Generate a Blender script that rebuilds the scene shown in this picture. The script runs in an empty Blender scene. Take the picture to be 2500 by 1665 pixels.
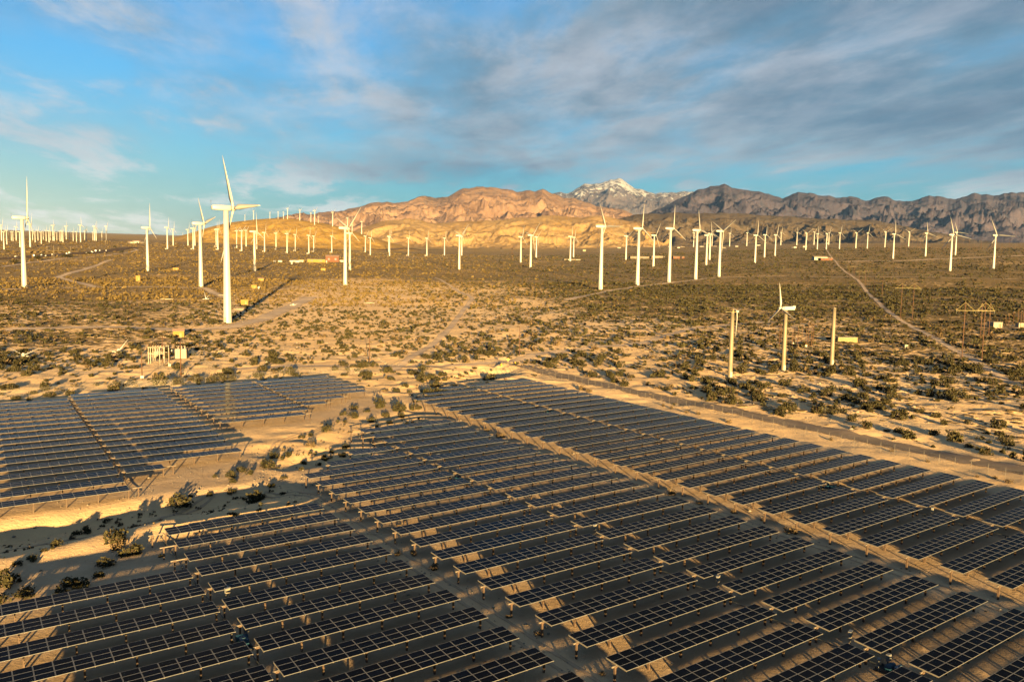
import bpy, math, random
import numpy as np
from mathutils import Matrix, Vector

random.seed(7); RNG = np.random.default_rng(11)
S = bpy.context.scene
COL = S.collection
rad = math.radians

# ------------------------------------------------------------------ camera
CAM_H = 40.0                       # drone height above the solar field
FPX = 1950.0                       # focal length in pixels of the 2500 px wide photograph
ROLL = rad(0.97)
HOR = 652.0
PITCH = math.atan((832.5 - HOR) * math.cos(ROLL) / FPX)
fw = np.array([0, math.cos(PITCH), -math.sin(PITCH)])
r0 = np.array([1.0, 0, 0]); u0_ = np.cross(r0, fw)
rt = r0 * math.cos(ROLL) + u0_ * math.sin(ROLL)
up = -r0 * math.sin(ROLL) + u0_ * math.cos(ROLL)
cam = bpy.data.cameras.new('camera'); camo = bpy.data.objects.new('camera', cam); COL.objects.link(camo)
cam.sensor_width = 36.0; cam.lens = FPX / 2500 * 36.0
cam.clip_start = 0.5; cam.clip_end = 90000
camo.matrix_world = Matrix(((rt[0], up[0], -fw[0], 0), (rt[1], up[1], -fw[1], 0), (rt[2], up[2], -fw[2], CAM_H), (0, 0, 0, 1)))
S.camera = camo
S.render.resolution_x = 1024; S.render.resolution_y = 681

# ------------------------------------------------------------------ light
SUN_EL = rad(5.3)
SUN_AZ = rad(101.5 - 180)          # direction towards the sun, counter-clockwise from +X
S.view_settings.view_transform = 'Standard'; S.view_settings.look = 'None'
S.view_settings.exposure = 3.18; S.view_settings.gamma = 1.0
S.view_settings.use_curve_mapping = False
S.cycles.max_bounces = 5; S.cycles.diffuse_bounces = 2; S.cycles.glossy_bounces = 2; S.cycles.transparent_max_bounces = 6; S.cycles.volume_bounces = 0
S.cycles.caustics_reflective = False; S.cycles.caustics_refractive = False
sd = bpy.data.lights.new('sun', 'SUN'); sd.energy = 5.0; sd.angle = rad(0.55); sd.color = (1.0, 0.67, 0.26)
so = bpy.data.objects.new('sun', sd); COL.objects.link(so)
tosun = Vector((math.cos(SUN_EL) * math.cos(SUN_AZ), math.cos(SUN_EL) * math.sin(SUN_AZ), math.sin(SUN_EL)))
so.rotation_euler = tosun.to_track_quat('Z', 'Y').to_euler()
so.location = (0, -60, 90)


def nodes_of(idblock):
    idblock.use_nodes = True
    nt = idblock.node_tree; nt.nodes.clear()
    return nt


class NT:
    """tiny helper to write node graphs"""
    def __init__(s, nt): s.nt = nt
    def n(s, typ, ins=None, **kw):
        nd = s.nt.nodes.new(typ)
        for k, v in kw.items(): setattr(nd, k, v)
        for k, v in (ins or {}).items(): s.put(nd, k, v)
        return nd
    def put(s, nd, k, v):
        sock = nd.inputs[k]
        if isinstance(v, bpy.types.NodeSocket): s.nt.links.new(v, sock)
        elif isinstance(v, bpy.types.Node): s.nt.links.new(v.outputs[0], sock)
        else: sock.default_value = v
    def math(s, op, a, b=0.0, c=None, clamp=False):
        nd = s.n('ShaderNodeMath', operation=op, use_clamp=clamp)
        s.put(nd, 0, a); s.put(nd, 1, b)
        if c is not None: s.put(nd, 2, c)
        return nd.outputs[0]
    def vmath(s, op, a, b=(0, 0, 0)):
        nd = s.n('ShaderNodeVectorMath', operation=op); s.put(nd, 0, a); s.put(nd, 1, b)
        return nd.outputs[0]
    def mix(s, f, a, b, typ='MIX'):
        nd = s.n('ShaderNodeMix', data_type='RGBA', blend_type=typ, clamp_factor=True)
        s.put(nd, 0, f)
        for i, v in ((6, a), (7, b)):
            if isinstance(v, (bpy.types.NodeSocket, bpy.types.Node)): s.put(nd, i, v)
            else: nd.inputs[i].default_value = (*v[:3], 1)
        return nd.outputs[2]
    def noise(s, vec, scale, detail=4, rough=0.55, dist=0.0):
        nd = s.n('ShaderNodeTexNoise', {'Scale': scale, 'Detail': detail, 'Roughness': rough, 'Distortion': dist})
        if vec is not None: s.put(nd, 'Vector', vec)
        return nd.outputs[0]
    def ramp(s, f, lo, hi):
        nd = s.n('ShaderNodeMapRange', interpolation_type='SMOOTHSTEP'); s.put(nd, 0, f)
        nd.inputs[1].default_value = lo; nd.inputs[2].default_value = hi
        return nd.outputs[0]


def build_world():
    w = bpy.data.worlds.new('World'); S.world = w
    g = NT(nodes_of(w))
    sky = g.n('ShaderNodeTexSky', sky_type='NISHITA', sun_disc=False)
    sky.sun_elevation = SUN_EL; sky.sun_rotation = rad(90) - SUN_AZ
    sky.altitude = 300; sky.air_density = 1.2; sky.dust_density = 1.6; sky.ozone_density = 2.5
    d = g.n('ShaderNodeTexCoord').outputs['Generated']
    sep = g.n('ShaderNodeSeparateXYZ', {0: d})
    x, y, z = sep.outputs
    zc = g.math('MAXIMUM', z, 0.0)
    # cloud deck: a flat sheet seen in perspective, streaked along the wind
    k = g.math('DIVIDE', 1.0, g.math('ADD', zc, 0.07))
    px = g.math('MULTIPLY', x, k); py = g.math('MULTIPLY', y, k)
    wa = rad(101)
    al = g.math('ADD', g.math('MULTIPLY', px, math.cos(wa)), g.math('MULTIPLY', py, math.sin(wa)))
    ac = g.math('ADD', g.math('MULTIPLY', px, -math.sin(wa)), g.math('MULTIPLY', py, math.cos(wa)))
    ac = g.math('MULTIPLY', ac, -1.0)                 # positive to the right
    pv = g.n('ShaderNodeCombineXYZ', {0: g.math('MULTIPLY', al, 0.62), 1: ac, 2: 1.3}).outputs[0]
    pw = g.n('ShaderNodeCombineXYZ', {0: g.math('MULTIPLY', al, 0.48), 1: ac, 2: 3.7}).outputs[0]
    big = g.noise(pv, 0.50, 5, 0.50, 0.25)
    fine = g.noise(pw, 1.6, 13, 0.63, 0.22)
    puff = g.noise(pv, 2.8, 13, 0.64, 0.18)
    cover = g.math('ADD', g.math('MULTIPLY', big, 0.70), g.math('MULTIPLY', fine, 0.50))
    bias = g.n('ShaderNodeMapRange', {0: ac}, interpolation_type='SMOOTHSTEP')
    bias.inputs[1].default_value = -1.7; bias.inputs[2].default_value = 1.0
    bias.inputs[3].default_value = -0.06; bias.inputs[4].default_value = 0.24
    c = g.math('ADD', cover, bias.outputs[0])
    dens = g.ramp(c, 0.54, 0.86)
    dens = g.math('MULTIPLY', dens, g.ramp(g.math('ADD', zc, g.math('MULTIPLY', g.math('SUBTRACT', fine, 0.5), 0.16)), 0.07, 0.15))
    thick = g.ramp(c, 0.72, 1.0)
    wisp = g.math('MULTIPLY', g.ramp(fine, 0.48, 0.66), 0.74)
    nish = g.vmath('MULTIPLY', sky.outputs[0], (0.105, 0.49, 0.78))
    lit = g.ramp(g.math('ADD', g.math('MULTIPLY', puff, 0.6), g.math('MULTIPLY', fine, 0.4)), 0.38, 0.66)
    lit = g.math('ADD', 0.42, g.math('MULTIPLY', g.math('SUBTRACT', lit, 0.42), g.ramp(zc, 0.06, 0.24)))
    low = g.math('POWER', g.math('SUBTRACT', 1.0, zc, clamp=True), 9.0)
    white = g.mix(low, (0.80, 0.82, 0.90), (1.10, 1.00, 0.84))
    grey = g.mix(lit, (0.050, 0.165, 0.300), (0.205, 0.330, 0.480))
    cc = g.mix(thick, g.mix(lit, (0.25, 0.42, 0.56), white), grey)
    cc = g.vmath('SCALE', cc); cc.node.inputs['Scale'].default_value = 1.58
    wht = g.vmath('SCALE', white); wht.node.inputs['Scale'].default_value = 1.85
    # bright band of thin vapour above the horizon, warmer to the left
    warm = g.ramp(ac, 1.0, -4.5)
    hz = g.math('MULTIPLY', g.math('POWER', g.math('SUBTRACT', 1.0, zc, clamp=True), 6.5), 0.93)
    hcol = g.mix(warm, (0.34, 0.58, 0.75), (2.05, 1.76, 1.14))
    base = g.mix(hz, nish, hcol)
    base = g.mix(wisp, base, wht)
    col = g.mix(g.math('MULTIPLY', dens, 0.92), base, cc)
    bg = g.n('ShaderNodeBackground', {'Color': col, 'Strength': 0.05})
    out = g.n('ShaderNodeOutputWorld', {'Surface': bg})
build_world()

# ------------------------------------------------------------------ noise (numpy)
_perm = np.random.default_rng(5).permutation(4096)
_gr = np.random.default_rng(6).uniform(0, 2 * np.pi, 4096)
_gx, _gy = np.cos(_gr), np.sin(_gr)
def pnoise(x, y):
    x = np.asarray(x, float); y = np.asarray(y, float)
    xi = np.floor(x).astype(int); yi = np.floor(y).astype(int)
    fx = x - xi; fy = y - yi
    ux = fx * fx * fx * (fx * (fx * 6 - 15) + 10); uy = fy * fy * fy * (fy * (fy * 6 - 15) + 10)
    def gdot(ix, iy, dx, dy):
        h = _perm[(_perm[ix & 4095] + iy) & 4095]
        return _gx[h] * dx + _gy[h] * dy
    a = gdot(xi, yi, fx, fy); b = gdot(xi + 1, yi, fx - 1, fy)
    c = gdot(xi, yi + 1, fx, fy - 1); d = gdot(xi + 1, yi + 1, fx - 1, fy - 1)
    return (a + ux * (b - a)) * (1 - uy) + (c + ux * (d - c)) * uy
def fbm(x, y, oct=4, gain=0.5, lac=2.03):
    v = 0; a = 1
    for i in range(oct):
        v = v + a * pnoise(x + 17.3 * i, y - 9.1 * i); x = x * lac; y = y * lac; a *= gain
    return v
def ridged(x, y, oct=5, gain=0.5, lac=2.1):
    v = 0; a = 1; tot = 0
    for i in range(oct):
        n = 1 - np.abs(pnoise(x + 31.7 * i, y + 11.3 * i)) * 2.0
        v = v + a * n * n; tot += a; x = x * lac; y = y * lac; a *= gain
    return v / tot

# ------------------------------------------------------------------ terrain
TH = rad(35.48)
UX = np.array([math.cos(TH), math.sin(TH)]); VX = np.array([-math.sin(TH), math.cos(TH)])   # along / across the panel rows
def uv2xy(u, v): return CAM_H * (u * UX[0] + v * VX[0]), CAM_H * (u * UX[1] + v * VX[1])
def xy2uv(x, y): return (x * UX[0] + y * UX[1]) / CAM_H, (x * VX[0] + y * VX[1]) / CAM_H

_near = [(-500, 0), (110, 0), (145, .22), (180, .65), (215, 1.15), (250, 1.85), (330, 3.8), (432, 6.5)]
_tabL = np.array(_near + [(710, 14), (1200, 30), (3267, 115), (8000, 262), (30000, 930)], float)
_tabC = np.array(_near + [(870, 18), (1500, 36), (2914, 80), (5000, 152), (8000, 255), (30000, 930)], float)
_tabR = np.array(_near + [(780, 18), (1390, 46), (1550, 53), (3224, 139), (6000, 245), (9000, 330), (30000, 930)], float)
def base_z(x, y):
    r = np.hypot(x, np.maximum(y, 0)); a = np.arctan2(x, np.maximum(y, 1.0))
    zl = np.interp(r, _tabL[:, 0], _tabL[:, 1]); zc = np.interp(r, _tabC[:, 0], _tabC[:, 1]); zr = np.interp(r, _tabR[:, 0], _tabR[:, 1])
    wl = np.clip((-0.05 - a) / 0.45, 0, 1); wr = np.clip((a + 0.05) / 0.5, 0, 1)
    wl = wl * wl * (3 - 2 * wl); wr = wr * wr * (3 - 2 * wr)
    return zc + wl * (zl - zc) + wr * (zr - zc)

# dry wash between the panel blocks (centre line in metres)
WASH = np.array([(-150, 62), (-95, 96), (-68, 117), (-46, 139), (-34, 163), (-27, 191), (-22, 214), (-18, 245), (-8, 285)], float)
def poly_dist(x, y, P):
    best = np.full(np.shape(x), 1e9); side = np.zeros(np.shape(x))
    for (ax, ay), (bx, by) in zip(P[:-1], P[1:]):
        dx, dy = bx - ax, by - ay
        t = np.clip(((x - ax) * dx + (y - ay) * dy) / (dx * dx + dy * dy), 0, 1)
        qx, qy = x - (ax + t * dx), y - (ay + t * dy)
        d = np.hypot(qx, qy); s = np.sign(dx * qy - dy * qx)
        m = d < best; best = np.where(m, d, best); side = np.where(m, s, side)
    return best, side

BLOCKS = [(-0.05, 1.24, 0.9, 3.02), (1.25, 2.56, 0.5, 3.75), (1.82, 2.56, 3.4, 4.22), (2.60, 3.96, 0.3, 5.2), (0.0, 1.24, 3.50, 6.15), (1.29, 2.56, 4.65, 6.2)]
def in_solar(x, y, pad=0.0):
    u, v = xy2uv(np.asarray(x, float), np.asarray(y, float)); m = np.zeros(np.shape(u), bool)
    for a, b, c, d in BLOCKS: m |= (u > a - pad) & (u < b + pad) & (v > c - pad) & (v < d + pad)
    return m
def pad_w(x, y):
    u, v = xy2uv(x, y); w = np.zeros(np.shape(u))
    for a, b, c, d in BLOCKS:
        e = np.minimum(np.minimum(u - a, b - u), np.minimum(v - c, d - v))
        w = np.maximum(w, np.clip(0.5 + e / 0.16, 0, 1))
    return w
_hc = np.array([(300, 600), (385, 592), (430, 578), (470, 567), (520, 552), (560, 543), (620, 536), (662, 533), (704, 532), (739, 538), (781, 543), (816, 550), (844, 558), (890, 572), (940, 588), (1000, 604), (1100, 625)], float)
HILL_Y = 3650.0
def hy_of(px): return HOR + 0.0169 * (px - 1250)
def hill_z(x, y):
    """height of the golden hill above the plain"""
    t = x / np.maximum(y, 1); px = 1250 + FPX * t
    zc = CAM_H + (hy_of(px) - np.interp(px, _hc[:, 0], _hc[:, 1])) / FPX * HILL_Y
    rel = np.maximum(zc - base_z(t * HILL_Y, HILL_Y + 0 * x), 0)
    s = np.where(y < HILL_Y, (y - 3020) / (HILL_Y - 3020), 1 - (y - HILL_Y) / 900)
    s = np.clip(s, 0, 1); p = s * s * (3 - 2 * s)
    n = ridged(x / 150 + 3 + 0.3 * pnoise(x / 200, y / 200), y / 210, 5) - 0.55
    return rel * p * (1 + 0.0 * n) + n * 34 * np.clip(rel / 90, 0, 1) * p * (1 - p) * 3.2
def ground_z(x, y, hill=True):
    x = np.asarray(x, float); y = np.asarray(y, float)
    z = base_z(x, y)
    if hill: z = z + np.where((y > 2900) & (y < 4700), hill_z(x, np.where(y > 2900, y, 3000.0)), 0.0)
    r = np.hypot(x, y); pw = pad_w(x, y)
    am = (1 - 0.85 * pw) * np.clip(1 - (r - 900) / 1200, 0, 1)
    z = z + am * (0.75 * fbm(x / 34, y / 34, 3) + (0.24 + 0.16 * np.clip((r - 190) / 60, 0, 1) + 0.42 * np.exp(-(poly_dist(x, y, WASH)[0] / 24) ** 2)) * fbm(x / 6.0, y / 6.0, 4, 0.55))
    z = z + np.clip((r - 300) / 500, 0, 1) * np.clip(1 - (r - 2500) / 1500, 0, 1) * 3.0 * fbm(x / 210 + 5, y / 210, 3)
    d, s = poly_dist(x, y, WASH)
    d = d + 5.0 * fbm(x / 22 + 9, y / 22, 3)
    z = z - (1.7 * np.exp(-(d / 8.5) ** 2)) * (1 - pw) + 1.1 * np.exp(-((d - 13) / 4.5) ** 2) * (1 - pw) * (s < 0)
    return z

def mesh_z(x, y):
    """height of the built ground sheet (bilinear on its own grid)"""
    x = np.asarray(x, float); y = np.asarray(y, float)
    i = np.clip(np.searchsorted(GX, x) - 1, 0, len(GX) - 2); j = np.clip(np.searchsorted(GY, y) - 1, 0, len(GY) - 2)
    a = (x - GX[i]) / (GX[i + 1] - GX[i]); b = (y - GY[j]) / (GY[j + 1] - GY[j])
    z = (GZ[j, i] * (1 - a) + GZ[j, i + 1] * a) * (1 - b) + (GZ[j + 1, i] * (1 - a) + GZ[j + 1, i + 1] * a) * b
    m = (y > 2990) & (y < 4700)
    if np.any(m): z = np.where(m, np.maximum(z, hill_top(x, np.where(m, y, 3000.0))), z)
    return z
def hill_top(x, y): return base_z(x, y) + hill_z(x, y) - 4.0

def rays(pts):
    P = np.asarray(pts, float)
    return fw[None] * FPX + rt[None] * (P[:, :1] - 1250) + up[None] * (832.5 - P[:, 1:2])
def ground_pts(pts, zoff=0.0):
    """where lines of sight meet the terrain: used once to survey where things stand"""
    D = rays(pts); D = D / np.hypot(D[:, 0], D[:, 1])[:, None]
    ts = np.geomspace(50, 12000, 420)
    X = D[:, 0:1] * ts; Y = D[:, 1:2] * ts; Zr = CAM_H + D[:, 2:3] * ts
    gap = Zr - mesh_z(X, Y) - zoff
    neg = gap < 0
    j = np.where(neg.any(1), np.maximum(neg.argmax(1), 1), len(ts) - 1)
    a, b = ts[j - 1].copy(), ts[j].copy()
    for _ in range(24):
        m = 0.5 * (a + b)
        h = CAM_H + D[:, 2] * m - mesh_z(D[:, 0] * m, D[:, 1] * m) - zoff
        b = np.where(h < 0, m, b); a = np.where(h < 0, a, m)
    x, y = D[:, 0] * b, D[:, 1] * b
    return [tuple(map(float, q)) for q in zip(x, y, mesh_z(x, y))]
def gp(px, py): return ground_pts([(px, py)])[0]
def gz(x, y): return float(mesh_z(x, y))
def depth(x, y, z): return float(np.dot(np.array([x, y, z - CAM_H]), fw))
def m_per_px(x, y, z): return depth(x, y, z) / FPX

# ------------------------------------------------------------------ mesh helpers
class MB:
    def __init__(s): s.v = []; s.f = []; s.m = []
    def add(s, vs, fs, mi=0):
        o = len(s.v); s.v += [tuple(p) for p in vs]; s.f += [tuple(i + o for i in f) for f in fs]; s.m += [mi] * len(fs); return s
    def box(s, c, d, mi=0, rz=0.0, rx=0.0, ry=0.0):
        M = Matrix.Rotation(rz, 3, 'Z') @ Matrix.Rotation(ry, 3, 'Y') @ Matrix.Rotation(rx, 3, 'X')
        vs = []
        for sx in (-.5, .5):
            for sy in (-.5, .5):
                for sz in (-.5, .5):
                    p = M @ Vector((sx * d[0], sy * d[1], sz * d[2])); vs.append((p.x + c[0], p.y + c[1], p.z + c[2]))
        return s.add(vs, [(0, 1, 3, 2), (4, 6, 7, 5), (0, 4, 5, 1), (2, 3, 7, 6), (0, 2, 6, 4), (1, 5, 7, 3)], mi)
    def tube(s, a, b, ra, rb=None, n=8, mi=0, caps=True):
        rb = ra if rb is None else rb
        a = Vector(a); b = Vector(b); q = (b - a).to_track_quat('Z', 'Y')
        vs = []
        for c, r in ((a, ra), (b, rb)):
            for i in range(n):
                t = 2 * math.pi * i / n; vs.append(tuple(c + q @ Vector((r * math.cos(t), r * math.sin(t), 0))))
        fs = [(i, (i + 1) % n, n + (i + 1) % n, n + i) for i in range(n)]
        if caps: fs += [tuple(range(n - 1, -1, -1)), tuple(range(n, 2 * n))]
        return s.add(vs, fs, mi)
    def lathe(s, prof, n=12, mi=0, axis='Z', c=(0, 0, 0)):
        vs = []
        for r, h in prof:
            for i in range(n):
                t = 2 * math.pi * i / n; p = (r * math.cos(t), r * math.sin(t), h)
                if axis == 'X': p = (h, p[0], p[1])
                vs.append((p[0] + c[0], p[1] + c[1], p[2] + c[2]))
        fs = []
        for k in range(len(prof) - 1):
            for i in range(n): fs.append((k * n + i, k * n + (i + 1) % n, (k + 1) * n + (i + 1) % n, (k + 1) * n + i))
        fs += [tuple(range(n - 1, -1, -1)), tuple((len(prof) - 1) * n + i for i in range(n))]
        return s.add(vs, fs, mi)
    def mesh(s, name, mats, smooth=False):
        me = bpy.data.meshes.new(name); me.from_pydata(s.v, [], s.f)
        for m in (mats if isinstance(mats, (list, tuple)) else [mats]): me.materials.append(m)
        if any(s.m): me.polygons.foreach_set('material_index', s.m)
        if smooth: me.polygons.foreach_set('use_smooth', [True] * len(s.f))
        me.update(); return me
def np_mesh(name, V, F, mats, mi=None, smooth=False):
    """V (n,3), F (m,k) with k = 3 or 4"""
    me = bpy.data.meshes.new(name); V = np.asarray(V, np.float32); F = np.asarray(F, np.int32); k = F.shape[1]
    me.vertices.add(len(V)); me.vertices.foreach_set('co', V.ravel())
    me.loops.add(F.size); me.loops.foreach_set('vertex_index', F.ravel())
    me.polygons.add(len(F)); me.polygons.foreach_set('loop_start', np.arange(0, F.size, k, dtype=np.int32))
    me.polygons.foreach_set('loop_total', np.full(len(F), k, np.int32))
    for m in (mats if isinstance(mats, (list, tuple)) else [mats]): me.materials.append(m)
    if mi is not None: me.polygons.foreach_set('material_index', np.asarray(mi, np.int32))
    if smooth: me.polygons.foreach_set('use_smooth', np.ones(len(F), bool))
    me.update(calc_edges=True); return me
def ob(name, me, parent=None, loc=(0, 0, 0), rot=(0, 0, 0), scale=(1, 1, 1)):
    o = bpy.data.objects.new(name, me); COL.objects.link(o)
    o.location = loc; o.rotation_euler = rot; o.scale = scale
    if parent is not None: o.parent = parent
    return o
def tag(o, label=None, cat=None, group=None, kind=None):
    if label: o['label'] = label
    if cat: o['category'] = cat
    if group: o['group'] = group
    if kind: o['kind'] = kind
    return o
def thing(name, label, cat, loc, rz=0.0, group=None, scale=1.0):
    o = ob(name, None, None, loc, (0, 0, rz), (scale,) * 3); o.empty_display_size = 0.2
    return tag(o, label, cat, group)
_tens = ['', '', 'twenty', 'thirty', 'forty', 'fifty', 'sixty', 'seventy', 'eighty', 'ninety']
_ord1 = ['', 'first', 'second', 'third', 'fourth', 'fifth', 'sixth', 'seventh', 'eighth', 'ninth', 'tenth', 'eleventh', 'twelfth', 'thirteenth', 'fourteenth', 'fifteenth', 'sixteenth', 'seventeenth', 'eighteenth', 'nineteenth']
def ordw(n):
    if n < 20: return _ord1[n]
    t, o = divmod(n, 10)
    return (_tens[t][:-1] + 'ieth') if o == 0 else _tens[t] + '-' + _ord1[o]

# ------------------------------------------------------------------ materials
def mat(name, col, rough=0.8, metal=0.0, var=0.12, vscale=2.0, bump=0.0, bscale=20.0, spec=0.35, objvar=0.0, tint=None):
    m = bpy.data.materials.new(name); g = NT(nodes_of(m))
    co = g.n('ShaderNodeTexCoord').outputs['Object']
    n = g.noise(co, vscale, 5, 0.6)
    dark = tuple(c * (1 - 2 * var) for c in col); lite = tuple(min(1, c * (1 + 1.4 * var)) for c in col)
    if tint: lite = tint
    c = g.mix(g.ramp(n, 0.3, 0.7), dark, lite)
    if objvar:
        oi = g.n('ShaderNodeObjectInfo').outputs['Random']
        f = g.n('ShaderNodeMapRange', {0: oi}); f.inputs[3].default_value = 1 - objvar; f.inputs[4].default_value = 1 + objvar
        c = g.vmath('SCALE', c); g.put(c.node, 'Scale', f.outputs[0])
    b = g.n('ShaderNodeBsdfPrincipled', {'Base Color': c, 'Roughness': rough, 'Metallic': metal, 'Specular IOR Level': spec})
    if bump:
        bn = g.n('ShaderNodeBump', {'Height': g.noise(co, bscale, 4), 'Strength': bump, 'Distance': 0.05})
        g.put(b, 'Normal', bn.outputs[0])
    g.n('ShaderNodeOutputMaterial', {'Surface': b})
    return m
M = {}
M['white'] = mat('white_paint', (0.20, 0.193, 0.18), 0.5, var=0.04, vscale=0.25, spec=0.4)
M['tan_tower'] = mat('tan_tower_paint', (0.085, 0.070, 0.046), 0.6, var=0.08, vscale=0.3)
M['frame'] = mat('aluminium_frame', (0.085, 0.083, 0.082), 0.5, 0.0, var=0.05, vscale=3)
M['steel'] = mat('weathered_steel_post', (0.055, 0.034, 0.022), 0.75, 0.2, var=0.15, vscale=2)
M['galv'] = mat('galvanised_tube', (0.12, 0.10, 0.078), 0.5, 0.3, var=0.1, vscale=2)
M['fencepost'] = mat('dull_galvanised_post', (0.075, 0.066, 0.055), 0.6, 0.2, var=0.1)
M['greybox'] = mat('grey_cabinet', (0.085, 0.085, 0.085), 0.5, var=0.05)
M['dark'] = mat('dark_machinery', (0.02, 0.022, 0.024), 0.6, var=0.1)
M['blue'] = mat('blue_machine_paint', (0.007, 0.035, 0.062), 0.5, var=0.15)
M['wood'] = mat('creosoted_wood', (0.045, 0.018, 0.007), 0.85, var=0.2, vscale=3)
M['dwood'] = mat('dark_pole_wood', (0.045, 0.02, 0.011), 0.85, var=0.2, vscale=3)
M['yellow'] = mat('yellow_painted_block', (0.115, 0.066, 0.009), 0.8, var=0.1, vscale=1.5)
M['pale'] = mat('pale_yellow_steel', (0.095, 0.075, 0.028), 0.7, var=0.1, vscale=1.0)
M['roof'] = mat('brown_roof', (0.12, 0.075, 0.055), 0.85, var=0.12)
M['cream'] = mat('cream_metal_cabinet', (0.13, 0.113, 0.086), 0.6, var=0.06)
M['wallA'] = mat('stucco_wall', (0.095, 0.076, 0.057), 0.9, var=0.1, objvar=0.35)
M['wallB'] = mat('white_wall', (0.20, 0.185, 0.165), 0.9, var=0.06, objvar=0.12)
M['wallR'] = mat('rust_brown_wall', (0.055, 0.02, 0.009), 0.85, var=0.1)
M['glassdark'] = mat('dark_window', (0.03, 0.03, 0.035), 0.15, var=0.02, spec=0.6)
M['tyre'] = mat('tyre_rubber', (0.02, 0.02, 0.02), 0.9)
M['car'] = mat('car_paint', (0.3, 0.3, 0.3), 0.3, var=0.02, objvar=0.4)
M['signy'] = mat('yellow_sign_paint', (0.3, 0.18, 0.01), 0.5, var=0.04)
M['rock'] = mat('pale_boulder', (0.12, 0.098, 0.077), 0.9, var=0.2, vscale=1.2, bump=0.4, bscale=4)
M['asph'] = mat('worn_asphalt', (0.075, 0.055, 0.042), 1.0, var=0.12, vscale=0.05, spec=0.0)
M['conc'] = mat('bridge_concrete', (0.06, 0.042, 0.018), 0.85, var=0.06)

def mat_glass_panel():
    m = bpy.data.materials.new('solar_cell_glass'); g = NT(nodes_of(m))
    co = g.n('ShaderNodeTexCoord').outputs['Object']
    oi = g.n('ShaderNodeObjectInfo').outputs['Random']
    c = g.mix(oi, (0.0016, 0.0014, 0.0016), (0.0015, 0.0021, 0.0048))
    dust = g.ramp(g.noise(co, 1.3, 5, 0.65), 0.45, 0.85)
    c = g.mix(g.math('MULTIPLY', dust, 0.05), c, (0.05, 0.04, 0.03))
    b = g.n('ShaderNodeBsdfPrincipled', {'Base Color': c, 'Roughness': 0.07, 'IOR': 1.085, 'Specular IOR Level': 0.5})
    g.n('ShaderNodeOutputMaterial', {'Surface': b}); return m
M['pv'] = mat_glass_panel()

def mat_leaf(name, a, b):
    m = bpy.data.materials.new(name); g = NT(nodes_of(m))
    geo = g.n('ShaderNodeNewGeometry')
    n = g.noise(geo.outputs['Position'], 0.9, 3, 0.6)
    r = geo.outputs['Random Per Island']
    f = g.math('ADD', g.math('MULTIPLY', g.ramp(n, 0.3, 0.7), 0.55), g.math('MULTIPLY', r, 0.45))
    c = g.mix(f, a, b)
    s = g.n('ShaderNodeBsdfPrincipled', {'Base Color': c, 'Roughness': 0.75, 'Specular IOR Level': 0.15})
    g.n('ShaderNodeOutputMaterial', {'Surface': s}); return m
M['leaf'] = mat_leaf('creosote_leaf', (0.0065, 0.0062, 0.0022), (0.030, 0.025, 0.0080))
M['leaffar'] = mat_leaf('golden_scrub_leaf', (0.020, 0.014, 0.0045), (0.085, 0.057, 0.017))
M['leafdry'] = mat_leaf('dry_brush', (0.03, 0.021, 0.011), (0.078, 0.052, 0.025))
M['stem'] = mat('brown_stem', (0.10, 0.065, 0.04), 0.9)

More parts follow.
